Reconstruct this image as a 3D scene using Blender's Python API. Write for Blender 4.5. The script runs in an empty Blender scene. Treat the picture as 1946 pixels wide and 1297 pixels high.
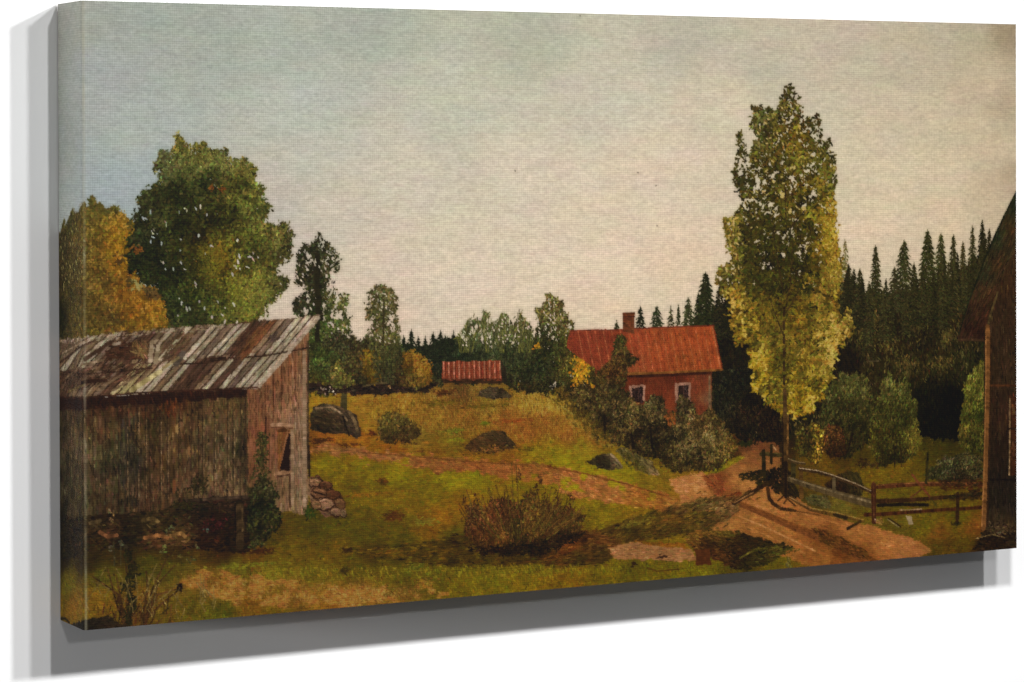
"""Stretched canvas print of a painted farm landscape, hanging on a white gallery wall.
The print is flat: it is painted below as pigment values on one fine lattice (the flat,
unfolded cloth) and every painted motif becomes its own piece of that cloth."""
import bpy, math
import numpy as np

rng = np.random.default_rng(11)
sc = bpy.context.scene
COL = sc.collection

# ------------------------------------------------------------------ place and camera
WID, HGT, DEP = 1.0, 0.5359433, 0.0618929          # canvas width, height, depth (metres)
CAM = np.array([-0.7820386, -2.2896024, 0.4023318])
F, CX, CY = 5215.53, 972.747, 345.874                # in pixels of a 1946 x 1297 frame
YAW, PIT, ROL = -0.492995, -0.009190, 0.002982


def rot():
    c, s = math.cos(YAW), math.sin(YAW)
    Rz = np.array([[c, -s, 0], [s, c, 0], [0, 0, 1]])
    c, s = math.cos(PIT), math.sin(PIT)
    Rx = np.array([[1, 0, 0], [0, c, -s], [0, s, c]])
    c, s = math.cos(ROL), math.sin(ROL)
    Ry = np.array([[c, 0, s], [0, 1, 0], [-s, 0, c]])
    return Rz @ Rx @ Ry


RM = rot()

# ------------------------------------------------------------------ the flat cloth
PPM = 1500                                           # lattice points per metre
ML = int(round(DEP * PPM))                           # wrapped left edge, unfolded
BW = ML + PPM * 1 + 1
BH = int(round(HGT * PPM)) + 1
S = 0.80                                             # traced units -> lattice units
buf = np.zeros((BH, BW, 3), np.float32)
pid = np.zeros((BH, BW), np.int16)
GY, GX = np.mgrid[0:BH, 0:BW].astype(np.float32)


def T(pts):
    """traced points of the picture -> (X, Y) on the unfolded flat cloth"""
    p = np.atleast_2d(np.asarray(pts, float))
    q = np.stack([(p[:, 0] - CX) / F, np.ones(len(p)), (CY - p[:, 1]) / F], 1) @ RM.T
    t = (-DEP - CAM[1]) / q[:, 1]
    x = CAM[0] + t * q[:, 0]
    z = CAM[2] + t * q[:, 2]
    side = x < 0
    ts = (0 - CAM[0]) / q[:, 0]
    ys = CAM[1] + ts * q[:, 1]
    zs = CAM[2] + ts * q[:, 2]
    x = np.where(side, -(ys + DEP), x)
    z = np.where(side, zs, z)
    return np.stack([ML + x * PPM, (HGT - z) * PPM], 1)


def up(a, shape=None):
    """smooth bilinear enlargement of a small array to the full lattice"""
    h, w = a.shape[:2]
    y = np.linspace(0, h - 1.001, BH); x = np.linspace(0, w - 1.001, BW)
    y0 = y.astype(int); x0 = x.astype(int)
    fy = (y - y0); fx = (x - x0)
    fy = (fy * fy * (3 - 2 * fy)); fx = (fx * fx * (3 - 2 * fx))
    if a.ndim == 3:
        fy = fy[:, None, None]; fx = fx[None, :, None]
    else:
        fy = fy[:, None]; fx = fx[None, :]
    r0 = a[y0][:, x0] * (1 - fx) + a[y0][:, x0 + 1] * fx
    r1 = a[y0 + 1][:, x0] * (1 - fx) + a[y0 + 1][:, x0 + 1] * fx
    return (r0 * (1 - fy) + r1 * fy).astype(np.float32)


def noise(sx, sy=None, octs=3):
    """fractal noise, about -1..1, feature size sx by sy lattice units"""
    sy = sy or sx
    out = np.zeros((BH, BW), np.float32); amp = 1.0; tot = 0
    for o in range(octs):
        h = max(2, int(BH / max(sy, 1.0)) + 2); w = max(2, int(BW / max(sx, 1.0)) + 2)
        out += amp * up(rng.uniform(-1, 1, (h, w)).astype(np.float32))
        tot += amp; amp *= .55; sx /= 2; sy /= 2
    return out / tot * 1.6


N_BIG, N_BIG2 = noise(70), noise(70)
N_MID, N_MID2 = noise(16), noise(16)
N_FINE, N_FINE2 = noise(5, octs=2), noise(5, octs=2)


def pmask(pts, rough=0.0, fine=0.0):
    """filled outline; rough and fine let the edge wander"""
    P = T(pts)
    m = np.zeros((BH, BW), bool)
    x0 = int(max(0, P[:, 0].min() - 1)); x1 = int(min(BW, P[:, 0].max() + 2))
    y0 = int(max(0, P[:, 1].min() - 1)); y1 = int(min(BH, P[:, 1].max() + 2))
    if x1 <= x0 or y1 <= y0:
        return m
    gy = GY[y0:y1, x0:x1]; gx = GX[y0:y1, x0:x1]
    sub = np.zeros(gx.shape, bool)
    n = len(P)
    for i in range(n):
        (ax, ay), (bx, by) = P[i], P[(i + 1) % n]
        if abs(ay - by) < 1e-9:
            continue
        c = (ay > gy) != (by > gy)
        sub ^= c & (gx < (bx - ax) * (gy - ay) / (by - ay) + ax)
    m[y0:y1, x0:x1] = sub
    if rough or fine:
        ox = (N_MID * rough + N_FINE * fine) * S
        oy = (N_MID2 * rough + N_FINE2 * fine) * S
        iy = np.clip(GY + oy, 0, BH - 1).astype(int); ix = np.clip(GX + ox, 0, BW - 1).astype(int)
        m = m[iy, ix]
    return m


def rgb(c):
    return np.asarray(c, np.float32) / 255.0


def field(ctrl, power=1.7):
    """colour spread smoothly between sampled colours (x, y, r, g, b)"""
    c = np.asarray(ctrl, float)
    P = T(c[:, :2]); C = c[:, 2:] / 255.0
    h, w = BH // 5 + 2, BW // 5 + 2
    yy = np.linspace(0, BH - 1, h); xx = np.linspace(0, BW - 1, w)
    d = (xx[None, :, None] - P[:, 0]) ** 2 + ((yy[:, None, None] - P[:, 1]) * 1.25) ** 2 + 140
    wgt = d ** (-power)
    out = (wgt @ C) / wgt.sum(-1, keepdims=True)
    return up(out.astype(np.float32))


def fill(m, c, part=None, jit=0.0, nz=None, alpha=1.0):
    c = np.asarray(c, np.float32)
    if c.ndim == 1:
        c = np.broadcast_to(c, (BH, BW, 3))
    v = c[m]
    if jit:
        v = v * (1 + jit * (nz if nz is not None else N_FINE)[m][:, None])
    buf[m] = buf[m] * (1 - alpha) + v * alpha
    if part is not None:
        pid[m] = part


def dabs(X, Y, L, W, A, C, part=None, clip=None):
    """many small brush dabs: ellipses of length L and width W turned by A (radians)"""
    n = len(X)
    if n == 0:
        return
    L = np.broadcast_to(np.asarray(L, float) * S / 2, (n,)); W = np.broadcast_to(np.asarray(W, float) * S / 2, (n,))
    W = np.maximum(W, .56); L = np.maximum(L, .56)
    A = np.broadcast_to(np.asarray(A, float), (n,))
    K = int(math.ceil(max(L.max(), W.max()))) + 1
    oy, ox = np.mgrid[-K:K + 1, -K:K + 1]
    step = max(1, int(2500000 / ((2 * K + 1) ** 2)))
    for i in range(0, n, step):
        sl = slice(i, min(n, i + step))
        xi = np.round(X[sl]).astype(int); yi = np.round(Y[sl]).astype(int)
        dx = ox[None] + (xi - X[sl])[:, None, None]; dy = oy[None] + (yi - Y[sl])[:, None, None]
        ca = np.cos(A[sl])[:, None, None]; sa = np.sin(A[sl])[:, None, None]
        u = dx * ca + dy * sa; v = -dx * sa + dy * ca
        m = (u / L[sl][:, None, None]) ** 2 + (v / W[sl][:, None, None]) ** 2 <= 1
        k, a, b = np.nonzero(m)
        px = xi[k] + b - K; py = yi[k] + a - K
        ok = (px >= 0) & (px < BW) & (py >= 0) & (py < BH)
        if clip is not None:
            ok[ok] = clip[py[ok], px[ok]]
        px, py, k = px[ok], py[ok], k[ok]
        buf[py, px] = C[sl][k]
        if part is not None:
            pid[py, px] = part


def pick(m, n):
    ys, xs = np.nonzero(m)
    if len(xs) == 0:
        return np.zeros(0), np.zeros(0)
    i = rng.integers(0, len(xs), n)
    return xs[i] + rng.uniform(-.5, .5, n), ys[i] + rng.uniform(-.5, .5, n)


def tint(C, jit, hue=.05):
    n = len(C)
    return np.clip(C * (1 + jit * rng.normal(0, 1, (n, 1))) * (1 + hue * rng.normal(0, 1, (n, 3))), 0.015, 1).astype(np.float32)


def work(m, fld, n, L, W, ang=0, angj=20, jit=.15, part=None, hue=.05, clip=None, patch=.12):
    """work a region over with dabs that follow its colour field"""
    X, Y = pick(m, n)
    if len(X) == 0:
        return
    iy = np.clip(Y, 0, BH - 1).astype(int); ix = np.clip(X, 0, BW - 1).astype(int)
    C = np.broadcast_to(np.asarray(fld, np.float32), (BH, BW, 3))[iy, ix] if np.ndim(fld) != 1 else np.repeat(np.asarray(fld, np.float32)[None], n, 0)
    C = C * (1 + patch * N_MID[iy, ix][:, None])
    A = np.radians(ang + rng.normal(0, angj, n))
    dabs(X, Y, L * rng.uniform(.6, 1.3, n), W * rng.uniform(.7, 1.3, n), A, tint(C, jit, hue), part, clip)


def stroke(pts, w0, w1, c, part=None, jit=.12, clip=None):
    """one brush line through traced points, width w0 to w1"""
    P = T(pts)
    d = np.r_[0, np.cumsum(np.hypot(*np.diff(P, axis=0).T))]
    n = max(2, int(d[-1] / .55))
    s = np.linspace(0, d[-1], n)
    X = np.interp(s, d, P[:, 0]); Y = np.interp(s, d, P[:, 1])
    w = np.linspace(w0, w1, n)
    X = X + rng.normal(0, .12, n); Y = Y + rng.normal(0, .12, n)
    C = np.repeat(rgb(c)[None], n, 0)
    j = np.interp(np.arange(n), np.arange(0, n + 6, 6), rng.normal(0, 1, len(np.arange(0, n + 6, 6))))
    C = np.clip(C * (1 + jit * j[:, None]), 0.012, 1).astype(np.float32)
    dabs(X, Y, w, w, 0, C, part, clip)


def blot(x, y, rx, ry, c, n, L, W, part=None, ang=0, angj=40, jit=.15, hue=.06):
    """a loose cluster of dabs round one traced point"""
    P = T([(x, y)])[0]
    X = P[0] + rng.normal(0, rx * S * .5, n); Y = P[1] + rng.normal(0, ry * S * .5, n)
    A = np.radians(ang + rng.normal(0, angj, n))
    dabs(X, Y, L * rng.uniform(.6, 1.3, n), W * rng.uniform(.7, 1.3, n), A, tint(np.repeat(rgb(c)[None], n, 0), jit, hue), part)


# ------------------------------------------------------------------ register of painted motifs
PARTS = [None]


def part(name, parent=None, label=None, kind=None):
    PARTS.append(dict(name=name, parent=parent, label=label, kind=kind))
    return len(PARTS) - 1


def crown(poly, ctrl, p, n, L=6, W=3, jit=.2, rough=5, fine=4, ang=-60, angj=50, spread=1, hue=.07, base=.72, patch=.25, openness=None):
    """foliage: dark under-painting with a ragged edge, then leaf dabs, light over dark"""
    fl = field(ctrl)
    m = pmask(poly, rough, fine)
    md = m
    if openness is not None:                          # let what lies behind show between leaf clusters
        cl = N_MID * .55 + N_FINE * .6 + N_BIG * .25
        md = m & (cl > openness - .22)
        m = m & (cl > openness)
    fill(m, fl * base, p, .25)
    X, Y = pick(md, n)
    if len(X) == 0:
        return m, fl
    iy = Y.clip(0, BH - 1).astype(int); ix = X.clip(0, BW - 1).astype(int)
    C = fl[iy, ix] * (1 + patch * N_MID[iy, ix] + patch * .7 * N_FINE2[iy, ix])[:, None]
    C = tint(C, jit, hue)
    o = np.argsort(C.sum(1) + rng.normal(0, .22, n))
    X, Y, C = X[o], Y[o], C[o]
    X = X + rng.normal(0, spread, n); Y = Y + rng.normal(0, spread, n)
    A = np.radians(ang + rng.normal(0, angj, n))
    dabs(X, Y, L * rng.uniform(.5, 1.3, n), W * rng.uniform(.6, 1.3, n), A, C, p)
    return m, fl


def peep(pts_or_mask, n, size, ang=70, back=None, p=None):
    """small gaps where what lies behind the leaves shows"""
    m = pts_or_mask
    X, Y = pick(m, n)
    iy = Y.clip(0, BH - 1).astype(int); ix = X.clip(0, BW - 1).astype(int)
    C = tint(back[iy, ix] * .93, .05, .02)
    dabs(X, Y, size * rng.uniform(.5, 1.6, n), size * rng.uniform(.35, .6, n), np.radians(ang + rng.normal(0, 30, n)), C, p)


# ================================================================== THE PICTURE
# ------------------------------------------------------------------ sky
SKY = part('painted_sky', label='pale evening sky, grey green at upper left and cream at lower right')
skyf = field([(1450, 130, 188, 179, 156), (1700, 130, 192, 180, 154), (1550, 240, 202, 189, 164), (1600, 300, 210, 194, 164), (1780, 250, 207, 191, 160), (1100, 420, 217, 200, 174), (900, 430, 213, 198, 173), 
    (110, 60, 162, 162, 152), (112, 250, 160, 163, 156), (160, 20, 171, 173, 161), (180, 150, 171, 175, 169), (300, 30, 167, 173, 162),
    (400, 70, 167, 172, 159), (520, 120, 174, 178, 165),
    (700, 40, 167, 171, 156), (1000, 60, 175, 176, 155), (1300, 60, 183, 176, 157), (1600, 75, 193, 180, 157), (1780, 70, 191, 179, 152), (1850, 62, 185, 173, 145), (1880, 150, 202, 184, 153), (1850, 250, 208, 190, 158), (1800, 320, 215, 196, 165), (1905, 290, 207, 188, 157),
    (1915, 60, 163, 146, 117), (1920, 200, 188, 170, 141), (1925, 330, 188, 167, 137), (250, 250, 175, 181, 171), (550, 200, 185, 188, 174),
    (560, 330, 194, 189, 171), (850, 200, 192, 190, 169), (1150, 180, 197, 189, 167), (1400, 200, 206, 192, 165), (1700, 200, 207, 190, 161),
    (250, 340, 166, 175, 173), (215, 375, 164, 172, 172), (620, 400, 206, 193, 172), (800, 350, 206, 194, 173), (1000, 350, 212, 199, 175),
    (1250, 350, 216, 197, 172), (1700, 330, 216, 197, 166), (1880, 380, 205, 184, 152), (700, 520, 217, 198, 174), (900, 520, 221, 202, 176),
    (1150, 500, 224, 202, 174), (1300, 480, 223, 199, 169), (1650, 430, 221, 200, 168), (1800, 420, 219, 197, 163), (1000, 590, 224, 202, 174),
    (600, 600, 216, 195, 172), (720, 640, 219, 196, 170), (1150, 590, 223, 199, 169), (540, 380, 195, 185, 170)], 1.5)
allm = np.ones((BH, BW), bool)
fill(allm, skyf, SKY)
n1, n2 = noise(120, 14), noise(60, 60)
buf *= (1 + .010 * n1 + .008 * n2)[..., None]
buf *= 1 + .012 * np.stack([noise(40, 20), noise(50, 20), noise(45, 25)], -1)
work(allm, buf.copy(), 26000, 16, 3, 0, 12, .012, None, .006, patch=.01)
for x, y in ((1103, 30), (979, 326), (1247, 354), (1212, 328), (1249, 430)):
    blot(x, y, 1, 1, (70, 62, 48), 2, 3, 2)
edge = np.clip(1 - GY / 10, 0, 1)
sky0 = buf.copy()

# ------------------------------------------------------------------ ground
MEADOW = part('painted_meadow', label='rough olive and ochre grass field sloping to the foreground', kind='stuff')
gf = field([
    (600, 758, 141, 111, 46), (640, 760, 129, 103, 48), (700, 765, 133, 101, 52), (760, 760, 126, 97, 51), (830, 750, 111, 87, 51), (900, 730, 121, 101, 61), (880, 742, 81, 61, 44),
    (930, 765, 113, 95, 50), (1000, 760, 129, 103, 54), (1060, 765, 133, 109, 54), (1100, 790, 121, 91, 51), (1130, 825, 119, 83, 48),
    (700, 790, 129, 103, 50), (800, 790, 119, 91, 48), (880, 785, 111, 83, 46), (960, 795, 113, 79, 46), (1040, 800, 119, 83, 48), (1080, 830, 125, 85, 50), (1000, 825, 123, 81, 48),
    (860, 815, 109, 79, 44), (800, 825, 113, 95, 50), (850, 838, 104, 94, 40), (620, 832, 141, 89, 44), (600, 845, 96, 66, 34), (680, 838, 130, 88, 38), (740, 850, 124, 84, 36), (830, 858, 108, 80, 34), (960, 868, 116, 82, 38),
    (900, 872, 112, 80, 36), (1010, 858, 122, 106, 34), (1060, 860, 118, 108, 34), (1100, 848, 112, 102, 38), (1120, 895, 124, 116, 30), (1180, 905, 118, 110, 32), (1070, 880, 124, 116, 30), (1240, 920, 106, 92, 36), (1255, 945, 112, 88, 36),
    (620, 875, 112, 104, 28), (610, 910, 108, 94, 28), (700, 885, 106, 98, 28), (680, 930, 96, 84, 28), (760, 900, 112, 104, 28), (850, 908, 118, 112, 28), (900, 905, 112, 108, 28), (820, 935, 104, 92, 28), (760, 950, 100, 84, 30),
    (880, 960, 120, 90, 34), (840, 985, 116, 84, 32), (820, 1000, 110, 80, 32), (740, 1000, 84, 74, 28), (640, 1000, 78, 72, 24), (690, 1020, 80, 74, 24), (760, 1030, 78, 72, 24), (600, 1010, 72, 66, 24), (860, 1018, 80, 76, 32),
    (1000, 930, 106, 92, 30), (1100, 970, 108, 96, 30), (1150, 980, 110, 98, 30), (1200, 975, 112, 92, 32), (1120, 1000, 96, 84, 28), (1290, 955, 126, 92, 46),
    (520, 1020, 72, 62, 24), (580, 1045, 92, 78, 30), (640, 1045, 90, 74, 28), (540, 1060, 98, 84, 32), (480, 1060, 84, 62, 28), (700, 1048, 64, 52, 22), (760, 1060, 66, 58, 22),
    (440, 1085, 90, 90, 39), (520, 1090, 96, 92, 36), (600, 1095, 92, 86, 32), (680, 1080, 84, 76, 28), (760, 1090, 88, 82, 28), (830, 1085, 84, 78, 28), (860, 1100, 96, 86, 28), (930, 1095, 100, 94, 28), (1000, 1095, 104, 90, 28),
    (1080, 1095, 102, 82, 26), (1150, 1092, 98, 86, 24), (1250, 1085, 94, 86, 26), (1200, 1075, 84, 78, 26), (1310, 1085, 98, 92, 26), (1420, 1072, 76, 70, 26), (1480, 1070, 92, 84, 28), (1540, 1075, 100, 78, 36),
    (350, 1110, 112, 91, 48), (420, 1105, 124, 91, 52), (500, 1118, 126, 99, 54), (600, 1120, 130, 101, 54), (560, 1130, 114, 85, 48), (680, 1125, 124, 95, 54), (760, 1130, 110, 87, 48), (480, 1140, 112, 80, 38), (360, 1150, 86, 78, 33), (420, 1165, 80, 80, 31), (520, 1160, 98, 82, 30), (650, 1145, 112, 78, 36),
    (130, 1110, 90, 86, 33), (200, 1100, 86, 82, 37), (280, 1080, 72, 70, 31), (330, 1085, 82, 78, 35), (140, 1150, 120, 91, 40), (180, 1140, 106, 84, 37), (260, 1140, 104, 80, 39), (150, 1170, 102, 84, 33), (300, 1170, 90, 76, 35), (120, 1060, 40, 34, 22),
    (160, 1060, 46, 38, 22), (230, 1050, 52, 42, 24), (330, 1050, 56, 44, 24), (420, 1055, 58, 42, 22), (300, 1020, 44, 32, 24), (200, 1010, 40, 32, 24),
    (1560, 880, 88, 70, 28), (1640, 868, 68, 60, 28), (1600, 870, 70, 56, 26), (1700, 893, 98, 82, 32), (1650, 900, 98, 82, 30), (1740, 905, 90, 78, 30), (1780, 850, 62, 58, 28), (1800, 828, 50, 46, 28), (1845, 860, 58, 54, 30), (1700, 940, 90, 80, 30),
    (1560, 920, 84, 66, 26), (1600, 965, 92, 84, 46), (1640, 985, 88, 78, 34), (1760, 1000, 92, 86, 30), (1820, 985, 88, 82, 28), (1700, 1005, 90, 80, 36), (1850, 1008, 116, 76, 42), (1780, 1015, 108, 74, 40), (1840, 1025, 82, 72, 28),
    (1780, 1038, 70, 60, 28), (1860, 1038, 52, 38, 22), (1480, 830, 40, 32, 22), (1430, 835, 70, 48, 34), (1540, 950, 66, 58, 30)], 1.9)
ground = pmask([(560, 742), (700, 742), (800, 738), (850, 726), (890, 722), (960, 726), (1010, 742), (1060, 745), (1130, 770), (1200, 790), (1420, 790), (1600, 810), (1950, 800), (1960, 1100), (1000, 1260), (90, 1260), (90, 990), (560, 940)], 3, 2)
fill(ground, gf, MEADOW)
work(ground, gf, 26000, 15, 4, 3, 10, .08, MEADOW, .04, patch=.08)
work(ground, gf * 1.02, 30000, 9, 2, 3, 14, .10, MEADOW, .04, patch=.1)
work(ground, gf, 9000, 4, 1.8, 60, 40, .2, MEADOW, .07, patch=.2)
# dry tall grass of the field behind: upright flecks
mid = pmask([(700, 755), (900, 735), (1080, 755), (1140, 830), (1000, 842), (850, 830), (700, 800)], 4)
work(mid, gf * 1.1, 4200, 5, 1.3, 88, 14, .2, MEADOW, .06)
work(pmask([(990, 748), (1050, 742), (1110, 775), (1060, 790), (990, 775)], 3), gf * 1.2, 700, 9, 1.4, 85, 12, .2, MEADOW)
front = pmask([(115, 1080), (500, 1075), (1400, 1060), (1400, 1120), (115, 1230)], 3)
work(front, gf * 1.04, 3800, 6, 1.5, 75, 28, .18, MEADOW, .07)
work(pmask([(480, 1075), (620, 1080), (1050, 1075), (1050, 1092), (620, 1100), (440, 1094)], 3), rgb((112, 104, 42)), 500, 7, 2, 60, 30, .18, MEADOW)
for x, y, rx, ry, c in ((980, 800, 40, 3, (118, 70, 42)), (835, 765, 36, 5, (92, 78, 36)), (925, 772, 45, 3, (88, 74, 34)), (845, 745, 18, 6, (70, 46, 32)),
                        (915, 742, 8, 4, (95, 80, 50)), (920, 805, 9, 4, (90, 96, 36)), (800, 862, 16, 5, (84, 56, 32)), (640, 848, 40, 4, (70, 44, 26)), (610, 838, 25, 4, (62, 40, 24)),
                        (728, 915, 12, 5, (74, 52, 28)), (748, 982, 22, 8, (76, 50, 28)), (806, 993, 22, 7, (104, 96, 46)), (708, 824, 6, 4, (76, 44, 26)), (872, 836, 12, 4, (108, 108, 40)),
                        (790, 1078, 14, 8, (96, 98, 42)), (806, 1110, 20, 7, (120, 92, 50)), (490, 1048, 28, 5, (58, 36, 20)), (660, 1046, 14, 4, (52, 38, 18)), (655, 1085, 10, 5, (62, 54, 22)),
                        (700, 940, 50, 4, (112, 84, 34)), (1040, 888, 16, 3, (84, 50, 30)), (1000, 855, 12, 4, (86, 74, 30)), (860, 820, 20, 5, (98, 96, 44)), (470, 1075, 60, 4, (100, 98, 42))):
    blot(x, y, rx, ry, c, int(rx * ry * .5) + 14, 6, 2.2, MEADOW, 3, 18)

# brown farm track across the slope
TRACK = part('painted_track', label='narrow brown wheel track crossing the grass slope')
tr = pmask([(586, 845), (640, 849), (760, 860), (850, 870), (960, 875), (1030, 882), (1100, 896), (1160, 910), (1230, 932), (1300, 952), (1300, 978), (1240, 966), (1170, 958), (1110, 948), (1060, 928), (1000, 908), (930, 898), (830, 893), (720, 876), (640, 864), (586, 856)], 7, 4)
tf = field([(600, 852, 145, 103, 62), (700, 864, 150, 105, 67), (820, 880, 141, 96, 55), (930, 888, 150, 98, 55), (1020, 898, 152, 103, 55), (1080, 915, 161, 107, 64), (1150, 935, 159, 109, 62), (1230, 952, 150, 103, 50), (1290, 965, 148, 103, 55)])
fill(tr, tf, TRACK, .1)
work(tr, tf, 2600, 10, 2, 12, 10, .15, TRACK)
work(pmask([(586, 838), (760, 855), (960, 868), (1160, 902), (1300, 945), (1300, 985), (1170, 966), (1060, 936), (930, 906), (720, 884), (586, 862)], 4) & (N_MID > .7), gf * 1.02, 420, 11, 2, 12, 10, .14, MEADOW)
stroke([(690, 860), (830, 872), (930, 880), (1000, 884)], 2, 2, (112, 74, 40), TRACK)
stroke([(1040, 888), (1110, 900), (1190, 920), (1262, 942)], 2.4, 2.4, (112, 70, 38), TRACK)

# dirt road
ROAD = part('painted_road', label='sunlit sandy dirt road winding from the cottage to the lower right')
road = pmask([(1420, 838), (1478, 842), (1480, 900), (1500, 938), (1560, 976), (1640, 996), (1700, 1014), (1730, 1022), (1772, 1045), (1700, 1075), (1560, 1090), (1500, 1060), (1430, 1040), (1345, 1012), (1330, 1000), (1340, 975), (1300, 962), (1285, 930), (1272, 908), (1330, 902), (1385, 882), (1412, 865), (1400, 850)], 3, 2)
rf = field([(1295, 925, 168, 122, 80), (1330, 915, 178, 130, 84), (1340, 940, 172, 124, 78), (1366, 912, 118, 72, 46), (1375, 935, 130, 82, 50), (1400, 915, 168, 122, 76), (1430, 915, 172, 126, 78), (1455, 880, 146, 104, 66), (1425, 872, 138, 96, 62), (1450, 850, 112, 74, 52), (1420, 845, 84, 56, 40),
            (1400, 890, 148, 104, 66), (1440, 960, 168, 120, 74), (1480, 985, 160, 112, 68), (1400, 1000, 152, 110, 66), (1440, 1020, 150, 106, 62), (1500, 1040, 150, 104, 60), (1560, 1060, 148, 102, 58), (1550, 990, 156, 108, 66), (1620, 1010, 162, 114, 70), (1680, 1030, 166, 116, 72), (1730, 1042, 162, 114, 74), (1640, 1060, 136, 90, 50), (1560, 1022, 118, 78, 44), (1600, 1045, 104, 66, 36)])
fill(road, rf, ROAD, .05)
work(road, rf, 7000, 11, 2.4, 14, 14, .075, ROAD, .03, patch=.08)
for k in range(5):
    stroke([(1396, 950 + k * 2), (1440, 968 + k * 2), (1500, 993 + k * 2.5), (1560, 1017 + k * 3), (1620, 1042 + k * 3.5), (1665, 1066 + k * 4)], 3, 5, (122 - 3 * k, 80 - 2 * k, 46), ROAD, .12)
work(pmask([(1540, 1005), (1580, 1012), (1640, 1045), (1660, 1066), (1610, 1052), (1560, 1028)], 3), rgb((88, 62, 34)), 320, 10, 2, 25, 10, .2, ROAD)
stroke([(1405, 982), (1450, 1000), (1500, 1024), (1550, 1048)], 2.5, 3.5, (178, 130, 84), ROAD, .08)
stroke([(1420, 1002), (1470, 1024), (1530, 1052)], 2, 3, (170, 122, 76), ROAD, .08)
stroke([(1500, 968), (1580, 992), (1660, 1016)], 2, 3, (172, 122, 76), ROAD, .08)
work(pmask([(1335, 905), (1368, 900), (1378, 935), (1360, 945), (1345, 925)], 3), rgb((122, 74, 48)), 130, 8, 2.4, 20, 25, .15, ROAD)
work(pmask([(1360, 948), (1400, 936), (1420, 944), (1370, 954)], 2), rgb((104, 56, 34)), 120, 8, 2, -8, 10, .15, ROAD)
# grass tongue beside the road
work(pmask([(1335, 898), (1400, 868), (1412, 870), (1385, 888), (1345, 902)], 2), rgb((112, 104, 36)), 260, 8, 2.2, -18, 12, .14, MEADOW)
blot(1418, 843, 18, 6, (42, 44, 28), 60, 7, 3, MEADOW)

# long cast shade across road and grass, banks at the front
sh = pmask([(1120, 1010), (1202, 985), (1284, 964), (1325, 948), (1400, 944), (1449, 922), (1443, 934), (1393, 958), (1404, 971), (1367, 991), (1346, 1008), (1295, 1014), (1243, 1023), (1182, 1034), (1120, 1030)], 3, 3)
shf = field([(1150, 1018, 62, 48, 28), (1220, 990, 66, 58, 28), (1215, 1008, 52, 42, 22), (1280, 985, 78, 58, 32), (1280, 1006, 50, 42, 22), (1330, 955, 84, 72, 44), (1340, 980, 66, 56, 30), (1400, 950, 74, 52, 32), (1385, 965, 92, 74, 50), (1440, 930, 56, 44, 24)])
shf = shf * 1.18
fill(sh, shf, None, .15)
work(sh, shf, 2300, 12, 2, -12, 8, .22, None)
work(pmask([(1120, 1006), (1202, 981), (1284, 960), (1325, 944), (1400, 940), (1452, 920), (1447, 938), (1397, 962), (1408, 975), (1371, 995), (1350, 1013), (1295, 1019), (1243, 1027), (1182, 1038), (1120, 1034)], 7, 5), shf * 1.15, 420, 10, 2, -12, 10, .22, None)
work(pmask([(1165, 1002), (1200, 990), (1255, 978), (1240, 985), (1190, 1005)], 2), rgb((104, 92, 48)), 130, 5, 2, -20, 20, .2)
work(pmask([(1325, 962), (1375, 950), (1400, 965), (1360, 978)], 2), rgb((128, 102, 70)), 50, 9, 2, -8, 10, .15)
dk = pmask([(790, 1034), (880, 1014), (950, 1030), (1040, 1018), (1130, 1008), (1182, 1030), (1160, 1062), (1100, 1077), (1000, 1072), (900, 1076), (840, 1072), (680, 1052), (680, 1040)], 3, 3)
dkf = field([(800, 1042, 60, 50, 20), (880, 1045, 52, 42, 20), (940, 1030, 40, 28, 18), (920, 1062, 58, 50, 20), (1000, 1058, 54, 44, 20), (1050, 1035, 62, 44, 26), (1080, 1030, 96, 58, 34), (1110, 1022, 50, 34, 22), (1100, 1060, 46, 40, 22), (1140, 1050, 48, 40, 24), (1150, 1020, 70, 48, 32), (1120, 1040, 72, 52, 32), (700, 1046, 66, 54, 22)])
dkf = dkf * 1.18
fill(dk, dkf, MEADOW, .15)
work(dk, dkf, 2600, 13, 2, 1, 8, .22, MEADOW)
work(pmask([(640, 1036), (790, 1028), (880, 1008), (1040, 1012), (1130, 1002), (1190, 1028), (1165, 1068), (1100, 1082), (900, 1081), (680, 1058)], 7, 5), dkf * 1.2, 420, 11, 2, 1, 8, .22, MEADOW)
work(pmask([(860, 1074), (1010, 1072), (1180, 1078), (1180, 1090), (860, 1092)], 3), rgb((104, 96, 34)), 420, 6, 1.7, 80, 18, .18, MEADOW)
pale = pmask([(1160, 1042), (1200, 1031), (1250, 1036), (1312, 1044), (1325, 1060), (1290, 1066), (1240, 1062), (1170, 1062)], 2, 2)
PATCH = part('painted_road', label='small pale patch of bare earth beyond the front bank')
fill(pale, rgb((158, 118, 84)), PATCH, .05)
work(pale, rgb((156, 114, 80)), 420, 10, 2.2, 3, 8, .08, PATCH, .03)
work(pmask([(1200, 1029), (1300, 1033), (1310, 1042), (1250, 1037)], 2), rgb((112, 76, 34)), 160, 8, 2, 4, 8, .15, MEADOW)
blot(1260, 1058, 10, 3, (46, 32, 24), 14, 7, 3, MEADOW, 0, 10); blot(1207, 1072, 6, 3, (42, 30, 20), 9, 7, 3, MEADOW, 10, 10)
stroke([(1230, 1080), (1250, 1086), (1290, 1082)], 3, 3, (70, 52, 28), MEADOW)
mound = pmask([(1310, 1012), (1335, 1006), (1400, 1012), (1450, 1026), (1505, 1038), (1480, 1062), (1420, 1082), (1390, 1078), (1350, 1062), (1320, 1040), (1302, 1025)], 3, 3)
MOUND = part('painted_mound', label='shaded grassy bank in front of the road')
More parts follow.
